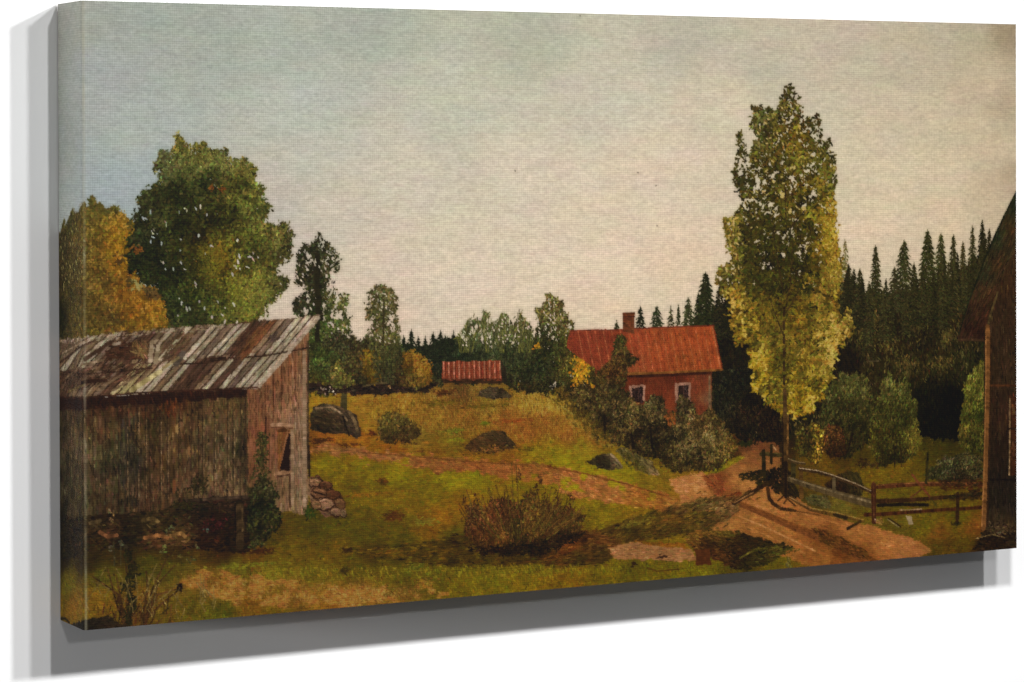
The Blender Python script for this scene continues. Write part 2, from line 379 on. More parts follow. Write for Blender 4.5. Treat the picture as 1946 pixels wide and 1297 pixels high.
mf = field([(1320, 1015, 112, 80, 36), (1345, 1012, 122, 88, 40), (1380, 1018, 96, 76, 34), (1345, 1033, 52, 34, 20), (1390, 1035, 48, 34, 20), (1430, 1030, 52, 38, 22), (1470, 1040, 60, 46, 24), (1400, 1055, 48, 34, 22), (1440, 1058, 60, 52, 26), (1470, 1060, 72, 62, 28), (1420, 1075, 54, 46, 22), (1365, 1060, 84, 52, 28)])
fill(mound, mf, MOUND, .15); work(mound, mf, 1500, 10, 2.2, 8, 14, .2, MOUND)
stroke([(1405, 1062), (1425, 1050), (1450, 1043), (1480, 1040)], 3, 4, (92, 82, 36), MOUND, .2)
work(pmask([(1420, 1045), (1480, 1036), (1520, 1045), (1480, 1056)], 3), rgb((86, 76, 34)), 90, 7, 2, -15, 15, .2, MOUND)
blot(1497, 1068, 5, 9, (112, 104, 56), 14, 8, 2.5, MOUND, 70, 15)
fill(pmask([(1321, 1044), (1347, 1043), (1350, 1074), (1322, 1074)], 2, 1), rgb((86, 50, 28)), MOUND, .12)

# ------------------------------------------------------------------ far woods
FOR_R = part('painted_forest', label='black green spruce wood on the right behind the tall tree', kind='stuff')
fr = pmask([(1330, 600), (1400, 560), (1590, 540), (1606, 530), (1640, 552), (1690, 556), (1745, 545), (1800, 522), (1850, 498), (1895, 450), (1890, 640), (1880, 840), (1740, 830), (1600, 850), (1480, 830), (1400, 830), (1340, 800)], 4, 5)
ff = field([(1380, 620, 26, 24, 18), (1400, 700, 32, 30, 22), (1420, 780, 44, 40, 28), (1600, 580, 34, 34, 24), (1640, 640, 40, 38, 26), (1700, 600, 38, 36, 26), (1690, 660, 44, 38, 26), (1760, 580, 36, 36, 26), (1750, 650, 40, 36, 28), (1830, 540, 40, 38, 26),
            (1820, 600, 42, 36, 26), (1650, 700, 46, 42, 28), (1780, 690, 46, 44, 30), (1800, 760, 18, 18, 14), (1760, 760, 24, 24, 18), (1840, 700, 42, 42, 30), (1780, 800, 20, 20, 15), (1720, 700, 46, 44, 28), (1600, 760, 34, 32, 22), (1620, 690, 30, 26, 22)])
fill(fr, ff, FOR_R, .2)
work(fr, ff, 9000, 9, 2.2, 85, 22, .28, FOR_R, .08)
work(fr & (N_MID > 0) & (ff.mean(-1) > .115), rgb((66, 62, 42)), 1500, 7, 1.8, 82, 20, .22, FOR_R)
for x_, y_, a_, b_ in ((1690, 655, 26, 16), (1665, 600, 10, 40), (1790, 690, 40, 18), (1720, 690, 36, 14), (1745, 600, 8, 40), (1820, 570, 10, 40), (1800, 640, 12, 20), (1640, 640, 14, 16)):
    blot(x_, y_, a_, b_, (74, 68, 44), 110, 7, 2, FOR_R, 80, 25, .22)
FOR_L = part('painted_forest', label='dark wood on the skyline left of the little red shed', kind='stuff')
fl_ = pmask([(752, 660), (775, 648), (800, 662), (830, 645), (870, 640), (900, 660), (1010, 660), (1010, 720), (830, 730), (760, 690)], 3, 4)
fill(fl_, rgb((38, 42, 30)), FOR_L, .2)
work(fl_, rgb((40, 44, 32)), 1800, 7, 2, 85, 25, .28, FOR_L)


def spruce(x, yt, yb, hw, c, p, dens=1.0, jit=.22):
    """one spire: a stem and drooping branch dabs that widen downwards"""
    P = T([(x, yt), (x, yb)])
    n = int((yb - yt) * hw * .30 * dens) + 14
    t = rng.uniform(0, 1, n) ** .8
    tier = (t * (yb - yt) / 9.5 + rng.uniform()) % 1.0
    w = hw * (.1 + .95 * t ** .72) * (.5 + .6 * tier)
    off = rng.uniform(-1, 1, n) * w
    X = P[0, 0] + off * S; Y = P[0, 1] + (P[1, 1] - P[0, 1]) * t + np.abs(off) * .28 * S
    C = tint(np.repeat(rgb(c)[None], n, 0), jit, .06)
    dabs(X, Y, np.clip(3 + w * .3, 3, 7), 1.7, np.where(off > 0, .45, -.45) + rng.normal(0, .25, n), C, p)
    stroke([(x, yt - 3), (x, (yt + yb) / 2)], 1.3, 2.6, c, p)


for x, yt, yb, hw, c, de in ((1606, 458, 560, 9, (96, 94, 70), .6), (1613, 505, 580, 9, (44, 44, 32), 1), (1623, 513, 590, 9, (40, 40, 30), 1), (1634, 514, 590, 12, (42, 42, 30), 1), (1664, 470, 590, 15, (46, 47, 32), 1),
                             (1684, 533, 590, 8, (44, 46, 34), 1), (1718, 459, 590, 21, (44, 46, 32), 1), (1700, 510, 590, 14, (46, 46, 34), .8), (1735, 525, 590, 8, (50, 50, 36), .8), (1763, 440, 590, 20, (46, 48, 32), 1), (1788, 446, 580, 14, (48, 50, 34), 1),
                             (1812, 449, 570, 12, (54, 54, 38), .9), (1830, 462, 560, 8, (52, 50, 36), .9), (1848, 432, 560, 12, (48, 48, 34), 1), (1867, 421, 540, 13, (40, 40, 28), 1.2), (1880, 438, 520, 9, (42, 40, 28), 1),
                             (1217, 585, 640, 9, (36, 40, 32), 1), (1248, 583, 640, 13, (38, 44, 34), 1), (1275, 585, 640, 7, (52, 54, 40), .9), (1289, 583, 640, 5, (44, 48, 36), 1), (1308, 569, 640, 13, (44, 48, 36), 1), (1327, 560, 640, 11, (40, 44, 32), 1),
                             (1341, 520, 650, 19, (38, 42, 30), 1.1), (1367, 545, 640, 14, (34, 34, 26), 1), (1384, 560, 640, 14, (30, 30, 22), 1), (1172, 612, 640, 5, (40, 42, 32), 1)):
    spruce(x, yt, yb, hw * rng.uniform(1.3, 1.8), tuple(np.array(c) * rng.uniform(.95, 1.25)), FOR_R, de * rng.uniform(.7, 1.1))
for k in range(46):
    x = rng.uniform(1600, 1890)
    yt = np.interp(x, [1600, 1650, 1740, 1800, 1850, 1890], [508, 518, 500, 482, 458, 432]) + rng.uniform(0, 62)
    spruce(x, yt, yt + 95, rng.uniform(9, 17), tuple(np.array((44, 44, 31)) * rng.uniform(.85, 1.35)), FOR_R, .9)
for x, yt, yb, hw in ((767, 640, 690, 6), (782, 629, 690, 9), (795, 642, 690, 6), (808, 642, 690, 6), (823, 634, 690, 8), (837, 631, 690, 8), (846, 640, 690, 7), (862, 632, 690, 6), (862, 640, 690, 8)):
    spruce(x, yt, yb, hw * 1.5, (38, 42, 30), FOR_L)
stroke([(1652, 687), (1670, 686)], 3, 3, (72, 66, 56), FOR_R)

# ------------------------------------------------------------------ trees behind the barn
AUT = part('painted_tree', label='golden autumn tree at the left edge behind the barn')
m, f = crown([(100, 470), (112, 450), (118, 427), (140, 402), (160, 392), (170, 377), (180, 378), (185, 390), (208, 402), (222, 397), (236, 408), (247, 421), (253, 436), (244, 486), (258, 520), (303, 550), (322, 590), (330, 625), (240, 640), (100, 655)],
      [(185, 430, 112, 98, 48), (200, 400, 118, 102, 50), (182, 460, 112, 92, 46), (180, 540, 104, 86, 46), (200, 540, 112, 90, 46), (165, 560, 96, 80, 44), (175, 590, 104, 86, 46), (150, 470, 92, 80, 50), (240, 620, 120, 94, 42), (300, 620, 134, 104, 42), (200, 440, 140, 108, 42), (228, 446, 166, 126, 42), (232, 430, 158, 120, 48), (178, 405, 112, 100, 52), (172, 385, 88, 82, 44), (130, 425, 82, 76, 44), (118, 465, 78, 70, 50), (165, 470, 110, 92, 50), (190, 500, 108, 86, 44), (225, 500, 160, 116, 36), (215, 470, 160, 120, 38),
       (230, 555, 166, 114, 44), (280, 590, 156, 110, 42), (310, 605, 140, 108, 42), (250, 600, 152, 106, 40), (200, 570, 124, 94, 46), (130, 550, 80, 72, 42), (112, 600, 40, 42, 28), (150, 590, 90, 80, 46), (215, 610, 96, 76, 42), (112, 530, 66, 58, 42), (160, 440, 104, 90, 48), (145, 510, 88, 78, 48), (180, 620, 100, 84, 44)],
      AUT, 5200, 6, 2.4, .2, 6, 5, -70, 40, 1.5, hue=.06, base=.82, patch=.18)
peep(pmask([(112, 440), (165, 430), (165, 520), (112, 560)], 5), 42, 6, 60, sky0, AUT)
peep(pmask([(245, 520), (270, 540), (250, 560)], 3), 14, 7, 60, sky0 * .9, AUT)
work(pmask([(270, 540), (305, 555), (300, 572), (276, 568)], 4), rgb((96, 76, 48)), 130, 6, 2.5, -60, 40, .2, AUT)
for x, y in ((228, 497), (245, 535), (212, 600), (222, 610)):
    blot(x, y, 8, 12, (84, 66, 38), 22, 6, 2.5, AUT)

BIG = part('painted_tree', label='large rounded dark green tree behind the barn roof')
bigpoly = [(334, 272), (339, 262), (346, 263), (356, 279), (362, 296), (377, 297), (381, 278), (388, 274), (396, 284), (409, 290), (428, 287), (440, 312), (452, 305), (464, 303), (481, 322), (488, 344), (497, 363), (500, 385), (507, 394), (508, 420), (518, 437),
           (528, 428), (540, 426), (552, 444), (549, 470), (546, 490), (522, 499), (526, 521), (543, 531), (540, 546), (527, 561), (507, 580), (494, 597), (478, 614), (400, 628), (322, 630), (318, 600), (311, 578), (301, 546), (270, 528), (247, 511), (242, 485), (244, 458), (255, 425), (263, 407), (260, 385), (272, 372), (288, 362), (292, 352), (304, 350), (298, 315), (302, 292), (316, 290), (326, 312)]
bigf = [(340, 275, 92, 84, 40), (340, 295, 96, 98, 58), (310, 305, 88, 90, 60), (305, 330, 80, 84, 56), (388, 285, 98, 94, 50), (400, 305, 94, 94, 54), (430, 300, 92, 92, 56), (462, 320, 98, 96, 52), (480, 345, 90, 90, 46), (350, 350, 56, 60, 34), (390, 345, 60, 66, 38), (350, 385, 44, 46, 24), (320, 370, 46, 50, 28),
        (440, 360, 78, 76, 38), (470, 385, 92, 92, 46), (490, 400, 90, 92, 50), (440, 400, 66, 66, 32), (340, 440, 37, 40, 22), (280, 400, 60, 62, 40), (270, 450, 52, 56, 36), (260, 490, 38, 42, 25), (290, 500, 34, 38, 22), (400, 420, 42, 42, 23), (380, 450, 44, 40, 22), (395, 470, 92, 84, 34), (420, 480, 112, 92, 34),
        (385, 495, 78, 76, 32), (425, 510, 98, 86, 32), (330, 520, 38, 42, 24), (370, 560, 52, 56, 28), (330, 570, 40, 46, 27), (450, 555, 100, 98, 42), (480, 540, 108, 104, 50), (500, 560, 108, 104, 54), (455, 470, 92, 90, 42), (470, 480, 52, 54, 28), (490, 480, 66, 66, 34), (475, 455, 84, 84, 40), (530, 450, 84, 80, 46), (540, 475, 78, 74, 44), (510, 460, 88, 84, 44),
        (420, 590, 72, 76, 38), (380, 600, 56, 60, 34), (340, 605, 52, 56, 34), (470, 590, 104, 104, 48), (450, 610, 96, 94, 48), (535, 540, 70, 70, 42)]
m, f = crown(bigpoly, bigf, BIG, 13500, 6, 2.6, .2, 2.5, 6, -50, 45, 2.2, base=.7, hue=.06, patch=.3, openness=-1.02)
work(pmask([(380, 466), (420, 468), (425, 510), (400, 520), (378, 495)], 5), f * 1.12, 700, 5, 2.2, -60, 40, .18, BIG)
work(pmask([(430, 530), (500, 520), (512, 560), (480, 605), (430, 605)], 6), f * 1.16, 1100, 6, 2.2, -60, 40, .18, BIG)
work(pmask([(300, 285), (360, 270), (480, 310), (480, 340), (400, 320), (310, 340)], 6), f * 1.12, 700, 6, 2.2, -60, 40, .2, BIG)
peep(pmask([(255, 390), (400, 400), (420, 470), (330, 530), (250, 480)], 5), 20, 5, 75, sky0, BIG)
peep(pmask([(440, 450), (490, 460), (490, 510), (440, 520)], 5), 7, 6, 60, sky0, BIG)
peep(pmask([(330, 560), (480, 575), (470, 612), (330, 615)], 5), 14, 6, 80, sky0 * .95, BIG)
for x, y, L in ((373, 545, 14), (310, 500, 12), (316, 425, 9), (480, 487, 12), (446, 508, 10), (381, 392, 8), (290, 442, 8), (353, 400, 7), (450, 455, 8)):
    blot(x, y, 3, L * .5, tuple(sky0[300, 600] * 225), 3, L * .55, 2.2, BIG, 70, 20)
for x, y, a_, b_, c_ in ((339, 266, 5, 9, (98, 90, 48)), (345, 280, 8, 8, (88, 86, 48)), (386, 277, 5, 7, (104, 98, 52)), (392, 288, 9, 6, (92, 92, 52)), (410, 292, 6, 6, (90, 88, 52)), (428, 288, 5, 5, (92, 92, 56)), (462, 305, 8, 6, (98, 96, 56)), (482, 322, 7, 7, (92, 90, 48)), (312, 292, 9, 8, (84, 84, 56)),
                         (302, 318, 7, 10, (74, 76, 50)), (293, 357, 7, 7, (66, 66, 38)), (268, 377, 8, 7, (62, 64, 40)), (258, 410, 6, 8, (52, 54, 34)), (497, 360, 7, 8, (90, 90, 48)), (506, 392, 7, 6, (84, 84, 44)), (540, 430, 10, 6, (78, 76, 44)), (549, 446, 7, 8, (72, 70, 42)), (551, 466, 5, 8, (70, 66, 42)), (546, 486, 8, 5, (78, 74, 46)),
                         (530, 498, 10, 5, (84, 80, 48)), (541, 534, 7, 7, (66, 66, 38)), (532, 550, 10, 6, (72, 72, 42)), (516, 570, 9, 7, (84, 84, 48)), (500, 592, 9, 7, (96, 94, 52))):
    blot(x, y, a_, b_, c_, 26, 6, 2.4, BIG, -35, 45, .24)
for x, y, a_, b_ in ((174, 382, 6, 6), (180, 392, 9, 6), (206, 402, 7, 4), (222, 398, 5, 5), (138, 404, 7, 6), (122, 426, 6, 8), (246, 428, 5, 8), (160, 398, 8, 6)):
    blot(x, y, a_, b_, (92, 84, 46), 22, 6, 2.4, AUT, -50, 45, .2)
for x, y in ((405, 355), (262, 480), (258, 470), (422, 360)):
    blot(x, y, 8, 7, (118, 78, 40), 12, 5, 2.4, BIG)

POP = part('painted_tree', label='slender dark poplar rising just right of the barn roof')
m, f = crown([(596, 456), (605, 449), (620, 457), (632, 470), (644, 484), (644, 512), (633, 537), (640, 556), (662, 562), (664, 576), (655, 587), (668, 612), (664, 632), (645, 640), (628, 660), (640, 745), (586, 745), (586, 640), (600, 605), (562, 600), (557, 575), (574, 560), (582, 562), (572, 535), (563, 532), (570, 505), (566, 497), (572, 480), (577, 464), (590, 478)],
      [(600, 470, 50, 50, 34), (590, 500, 46, 44, 30), (630, 490, 62, 62, 40), (600, 530, 44, 42, 28), (630, 520, 66, 66, 40), (575, 580, 46, 44, 32), (600, 580, 44, 46, 28), (640, 575, 90, 88, 52), (620, 610, 66, 76, 40), (655, 615, 74, 74, 44), (610, 660, 62, 72, 36), (600, 700, 70, 80, 40), (595, 735, 92, 86, 38), (630, 700, 66, 62, 38)],
      POP, 3000, 5.5, 2.4, .24, 3, 5, -55, 45, 1.6, base=.8, openness=-.12)
work(pmask([(586, 640), (640, 640), (640, 745), (586, 745)], 4), f, 700, 5, 2.4, -60, 40, .22, POP)
fill(pmask([(598, 480), (606, 480), (612, 600), (600, 740), (594, 740), (600, 600)], 2, 2), rgb((44, 40, 26)), POP, .2)
peep(pmask([(560, 480), (590, 470), (600, 600), (558, 590)], 4), 26, 5, 70, sky0, POP)
peep(pmask([(600, 460), (645, 480), (640, 560), (610, 560)], 4), 20, 5, 70, sky0, POP)
peep(pmask([(620, 560), (668, 560), (668, 640), (630, 650)], 4), 40, 5, 70, sky0, POP)

SCRUB = part('painted_thicket', label='mixed green and brown scrub behind the stone wall', kind='stuff')
m, f = crown([(586, 650), (620, 640), (640, 636), (668, 640), (690, 648), (760, 640), (766, 665), (775, 690), (830, 690), (840, 725), (800, 742), (586, 745)],
      [(610, 680, 70, 78, 40), (640, 655, 62, 58, 40), (680, 675, 74, 62, 38), (660, 720, 64, 56, 36), (730, 700, 72, 66, 42), (750, 660, 74, 74, 46), (720, 655, 58, 50, 38), (740, 730, 66, 56, 38), (770, 725, 86, 66, 38), (820, 700, 44, 46, 34), (600, 735, 96, 86, 40), (620, 700, 66, 68, 40), (800, 735, 92, 78, 42)],
      SCRUB, 3400, 5, 2.2, .24, 4, 5, -70, 40, 1.5, base=.8)
YEL1 = part('painted_bush', label='upright olive yellow bush in the middle of the scrub')
crown([(690, 668), (702, 662), (718, 668), (724, 700), (720, 728), (698, 730), (690, 700)], [(705, 680, 120, 100, 38), (712, 715, 112, 92, 36), (695, 700, 98, 82, 38)], YEL1, 420, 5, 2.2, .16, 3, 3, -80, 30, 1.2)
YEL2 = part('painted_bush', label='rounded ochre yellow bush left of the little red shed')
crown([(766, 668), (784, 668), (806, 680), (816, 692), (818, 720), (812, 735), (775, 732), (764, 700)], [(790, 690, 138, 106, 42), (806, 700, 140, 104, 40), (775, 690, 122, 94, 40), (790, 725, 116, 96, 44), (770, 715, 88, 80, 44)], YEL2, 700, 5, 2, .14, 3, 3, -70, 40, 1.2)
GRN = part('painted_bush', label='small pale leaved sapling in front of the stone wall')
crown([(630, 690), (640, 682), (650, 700), (668, 715), (672, 730), (650, 745), (632, 735), (632, 712)], [(642, 700, 108, 100, 52), (655, 725, 104, 96, 50), (640, 735, 84, 78, 44)], GRN, 260, 5, 2.2, .2, 4, 4, -60, 40, 1.5)
stroke([(655, 735), (653, 775)], 9, 13, (72, 64, 40), GRN)
SPOP = part('painted_tree', label='small oval tree against the sky between barn and shed')
m, f = crown([(694, 575), (699, 555), (712, 547), (731, 545), (748, 550), (755, 565), (756, 605), (758, 640), (750, 680), (742, 738), (722, 738), (715, 680), (698, 655), (695, 610)],
      [(720, 560, 76, 72, 46), (745, 560, 88, 84, 52), (710, 600, 74, 70, 44), (740, 600, 78, 74, 46), (725, 640, 82, 78, 48), (735, 690, 68, 66, 40), (730, 730, 62, 58, 40)],
      SPOP, 1600, 5, 2, .24, 3, 4, -60, 40, 1.5, base=.8, openness=-.1)
stroke([(730, 560), (728, 650), (728, 738)], 2, 5, (58, 50, 34), SPOP)
work(pmask([(700, 650), (755, 650), (745, 738), (715, 738)], 3), f, 420, 5, 2, -60, 40, .24, SPOP)
peep(pmask([(694, 560), (756, 555), (756, 655), (700, 655)], 3), 50, 4, 70, sky0, SPOP)

# ------------------------------------------------------------------ trees around shed and cottage
CTR = part('painted_tree', label='loose grey green willows behind the little red shed')
m, f = crown([(864, 660), (870, 645), (884, 617), (896, 603), (908, 612), (924, 595), (936, 612), (942, 618), (955, 593), (972, 612), (978, 605), (985, 591), (1004, 611), (1014, 635), (1022, 660), (1020, 730), (960, 725), (955, 690), (870, 690)],
      [(895, 625, 82, 82, 58), (925, 615, 84, 84, 58), (955, 615, 82, 80, 54), (985, 615, 88, 84, 56), (900, 660, 58, 62, 44), (950, 660, 58, 62, 44), (1000, 650, 66, 66, 44), (1000, 700, 54, 56, 36), (970, 700, 50, 52, 36), (880, 680, 40, 46, 34)],
      CTR, 2300, 7, 1.7, .24, 3, 4, -75, 18, 1.4, base=.82, openness=.0)
work(pmask([(872, 655), (1018, 650), (1020, 728), (960, 722), (955, 690), (870, 690)], 4), f, 1300, 7, 1.8, -75, 22, .24, CTR)
for xx_, yt_ in ((893, 606), (926, 597), (955, 595), (986, 593), (1003, 612), (878, 625)):
    for q_ in range(9):
        a_ = rng.normal(0, 13)
        stroke([(xx_ + a_ * .25, 670), (xx_ + a_ * .6, 640), (xx_ + a_, yt_ + abs(a_) * 1.3)], 1.8, 1.2, (74 + 10 * (q_ % 3), 74 + 9 * (q_ % 3), 50), CTR, .25)
peep(pmask([(870, 645), (895, 605), (1010, 600), (1018, 650), (880, 665)], 3), 60, 4, 75, sky0, CTR)
DARK = part('painted_tree', label='feathery tree with dark bushes left of the cottage')
m, f = crown([(1020, 620), (1024, 590), (1034, 575), (1047, 557), (1058, 568), (1064, 566), (1072, 590), (1080, 605), (1090, 615), (1086, 628), (1110, 650), (1125, 660), (1150, 690), (1165, 720), (1150, 770), (1100, 770), (1040, 745), (990, 745), (960, 735), (965, 705), (1000, 690), (1015, 665)],
      [(1035, 595, 78, 74, 52), (1055, 580, 80, 76, 52), (1070, 610, 76, 72, 50), (1035, 630, 52, 54, 40), (1050, 660, 48, 50, 34), (1080, 650, 62, 62, 36), (1000, 715, 40, 44, 32), (1030, 700, 36, 40, 30), (1080, 700, 62, 60, 34), (1060, 735, 42, 40, 28), (1000, 740, 48, 42, 28), (1105, 690, 86, 76, 34), (1120, 740, 62, 56, 34), (1145, 710, 66, 60, 36), (1110, 665, 64, 58, 36)],
      DARK, 5200, 5, 2.0, .26, 4, 4, -60, 40, 1.5, base=.8, openness=-.62)
peep(pmask([(1020, 600), (1050, 560), (1085, 615), (1075, 640), (1022, 640)], 3), 60, 4, 75, sky0, DARK)
for x, y, rx, ry in ((1103, 698, 16, 26), (1110, 690, 14, 10), (1126, 736, 8, 8), (1115, 758, 6, 6), (1094, 725, 8, 16), (1022, 660, 8, 6), (1105, 715, 12, 14)):
    blot(x, y, rx, ry, (146, 110, 40), int(rx * ry * .35), 5, 2.6, DARK, -60, 40, .15)

# shed
SHED = part('painted_shed', label='little red roofed shed low on the hill, roof almost to the grass')
fill(pmask([(840, 719), (953, 719), (953, 728), (842, 728)], 1, 1), rgb((62, 42, 30)), SHED, .2)
fill(pmask([(952, 684), (962, 700), (962, 726), (952, 726)], 1), rgb((50, 42, 32)), SHED, .2)
SHEDR = part('roof', 'painted_shed', None)
shr = pmask([(839, 687), (951, 684.5), (952, 722), (840, 722)], 0, 1)
fill(shr, rgb((142, 62, 44)), SHEDR, .08)
work(shr, rgb((140, 62, 44)), 500, 7, 2, 88, 8, .12, SHEDR, clip=shr)
for k in range(12):
    x = 843 + k * 9.7
    stroke([(x, 687), (x + .7, 720)], 2.2, 1.6, (178, 104, 84), SHEDR, .16, shr)
    stroke([(x + 3.4, 687), (x + 4, 720)], 1.6, 1.4, (108, 44, 34), SHEDR, .12, shr)
stroke([(839, 721), (952, 721)], 2, 2, (92, 46, 34), SHEDR, .2)

# cottage
COT = part('painted_cottage', label='red timber cottage with a tiled roof beyond the bushes')
cw = pmask([(1130, 700), (1190, 708), (1352, 703), (1353, 800), (1130, 800)], 0, .5)
cf = field([(1210, 722, 112, 48, 32), (1250, 740, 124, 54, 36), (1270, 770, 136, 58, 38), (1330, 740, 126, 56, 38), (1335, 775, 120, 50, 34), (1280, 712, 96, 40, 28), (1347, 760, 138, 92, 68), (1300, 790, 128, 72, 42)])
fill(cw, cf, COT, .06); work(cw, cf, 1500, 8, 1.8, 88, 8, .1, COT, clip=cw)
stroke([(1348.5, 716), (1349, 790)], 4, 4, (132, 92, 70), COT, .15, cw)
CROOF = part('roof', 'painted_cottage', None)
cr = pmask([(1083, 629), (1356, 618.5), (1373.5, 703), (1190, 712), (1150, 715), (1075, 660)], 0, .8)
crf = field([(1110, 645, 142, 58, 40), (1150, 650, 136, 56, 38), (1170, 690, 140, 60, 40), (1200, 650, 160, 68, 42), (1260, 640, 162, 72, 40), (1330, 635, 170, 74, 40), (1250, 680, 160, 70, 40), (1300, 690, 164, 76, 40), (1350, 690, 162, 72, 40), (1210, 695, 160, 76, 46)])
fill(cr, crf, CROOF, .06); work(cr, crf, 3200, 6, 1.8, 80, 12, .1, CROOF, .05, clip=cr)
for k in range(34):
    x = 1090 + k * 8
    stroke([(x, 628), (x + 16, 708)], 1.2, 1.2, (178, 96, 62) if k % 2 else (128, 54, 34), CROOF, .2, cr)
stroke([(1353, 620), (1369, 700)], 2.5, 2.5, (192, 104, 66), CROOF, .12)
stroke([(1356, 620), (1373, 702)], 2, 2, (112, 44, 28), CROOF, .12)
stroke([(1190, 711), (1280, 708), (1373, 703)], 4, 4, (142, 84, 42), CROOF, .15)
stroke([(1190, 716), (1280, 713), (1350, 709)], 4, 5, (64, 30, 22), COT, .15)
stroke([(1083, 629), (1170, 627), (1356, 618.5)], 2.4, 2.4, (118, 46, 32), CROOF, .2)
CHIM = part('chimney', 'painted_cottage', None)
ch = pmask([(1184, 600), (1182.5, 597), (1184, 594), (1206, 594), (1207, 597), (1205.5, 601), (1205.5, 635), (1184, 630)])
fill(ch, rgb((98, 58, 38)), CHIM, .12)
work(ch, rgb((100, 58, 38)), 160, 5, 2, 0, 10, .14, CHIM, clip=ch)
stroke([(1203.5, 602), (1203.5, 632)], 3, 3, (112, 68, 46), CHIM, .1); stroke([(1184, 602), (1206, 602)], 1.6, 1.6, (66, 38, 28), CHIM)
for wx0, wx1, wy0, wy1 in ((1196, 1226, 731, 762), (1283, 1312, 727, 765)):
    WIN = part('window', 'painted_cottage', None)
    fill(pmask([(wx0, wy0 + 1), (wx1, wy0), (wx1, wy1), (wx0, wy1)], 0, .8), rgb((152, 112, 94)), WIN, .15)
    gl = pmask([(wx0 + 5, wy0 + 6), (wx1 - 5, wy0 + 5), (wx1 - 5, wy1 + 3), (wx0 + 5, wy1 + 3)], 0, .6)
    fill(gl, rgb((52, 36, 34)), WIN, .3)
    work(gl, rgb((48, 34, 34)), 40, 5, 2.5, 60, 40, .3, WIN)
    stroke([((wx0 + wx1) / 2 + 2, wy0 + 6), ((wx0 + wx1) / 2 + 2, wy1)], 1.5, 1.5, (88, 62, 56), WIN)
    blot(wx1 - 9, wy0 + 14, 3, 7, (104, 84, 78), 4, 5, 1.6, WIN, 80, 20)

VINE = part('painted_bush', label='climbing shrub reaching up over the cottage roof')
crown([(1172, 640), (1180, 634), (1190, 642), (1187, 662), (1194, 664), (1198, 680), (1212, 676), (1208, 686), (1194, 696), (1190, 730), (1150, 750), (1120, 720), (1146, 697), (1165, 680), (1168, 655)],
      [(1180, 650, 64, 60, 36), (1180, 690, 70, 54, 34), (1160, 705, 76, 54, 34), (1165, 735, 68, 58, 36), (1205, 680, 56, 52, 32), (1130, 725, 70, 62, 36)], VINE, 900, 5, 2, .22, 3, 3, -60, 40, 1.3)
HEDGE = part('painted_bush', label='broad dusty hedge of shrubs along the front of the cottage')
hm, hf = crown([(1060, 745), (1100, 735), (1140, 730), (1175, 735), (1196, 755), (1222, 772), (1230, 758), (1246, 752), (1258, 760), (1268, 790), (1282, 778), (1288, 760), (1302, 752), (1316, 768), (1326, 790), (1352, 778), (1375, 800), (1392, 826), (1402, 850), (1384, 878), (1340, 896), (1280, 894), (1220, 866), (1170, 845), (1140, 815), (1110, 795)],
      [(1090, 755, 62, 54, 34), (1140, 760, 66, 58, 38), (1170, 780, 60, 54, 38), (1205, 790, 70, 64, 42), (1245, 775, 68, 64, 44), (1240, 810, 46, 40, 30), (1215, 830, 52, 44, 28), (1175, 820, 56, 48, 30), (1300, 775, 58, 52, 38), (1290, 815, 62, 56, 40), (1330, 810, 82, 68, 44), (1310, 840, 68, 62, 44), (1355, 830, 84, 76, 50), (1370, 860, 76, 68, 40), (1330, 880, 62, 54, 32), (1280, 870, 56, 50, 32), (1240, 855, 46, 40, 26), (1265, 890, 60, 52, 28), (1390, 850, 86, 72, 38)],
      HEDGE, 7000, 5, 2, .28, 4, 4, -60, 45, 1.6, base=.7, patch=.42)
work(pmask([(1270, 800), (1380, 810), (1395, 855), (1340, 885), (1290, 870)], 5), rgb((104, 92, 64)), 260, 5, 1.6, -50, 50, .22, HEDGE)
work(pmask([(1150, 760), (1260, 765), (1260, 810), (1180, 820)], 5), rgb((100, 88, 60)), 200, 5, 1.6, -60, 50, .22, HEDGE)
for pts in ([(1148, 790), (1150, 835)], [(1236, 815), (1240, 852)], [(1200, 825), (1204, 850)]):
    stroke(pts, 4, 5, (30, 24, 20), HEDGE)
work(pmask([(1262, 792), (1282, 782), (1284, 808), (1268, 812)], 2), rgb((122, 78, 46)), 60, 6, 2, 85, 15, .15, HEDGE)
YARD = part('painted_thicket', label='grey undergrowth in shade between cottage and tall tree', kind='stuff')
crown([(1356, 720), (1380, 700), (1420, 690), (1436, 735), (1484, 770), (1484, 838), (1410, 838), (1385, 815), (1358, 780)], [(1380, 740, 46, 46, 36), (1410, 720, 44, 44, 36), (1370, 775, 52, 50, 38), (1420, 790, 58, 48, 36), (1460, 800, 48, 36, 26), (1440, 760, 44, 36, 24), (1430, 825, 46, 40, 28)], YARD, 1500, 6, 1.8, .25, 4, 4, 85, 35, 1.3)
work(pmask([(1060, 770), (1120, 800), (1170, 845), (1150, 850), (1100, 815)], 3), rgb((112, 94, 52)), 260, 6, 2, 40, 20, .2, MEADOW)
stroke([(1066, 772), (1100, 795), (1130, 815)], 2.5, 2, (132, 122, 78), MEADOW, .2)

for pts_, c_, n_ in (([(1040, 742), (1075, 748), (1110, 778), (1150, 822), (1140, 838), (1095, 808), (1060, 775)], (92, 78, 42), 420), ([(1062, 752), (1100, 772), (1150, 815), (1165, 842), (1145, 842), (1105, 806)], (70, 60, 36), 320)):
    work(pmask(pts_, 7, 6) & (N_FINE > -.3), rgb(c_), n_, 6, 2, 80, 30, .24, MEADOW)
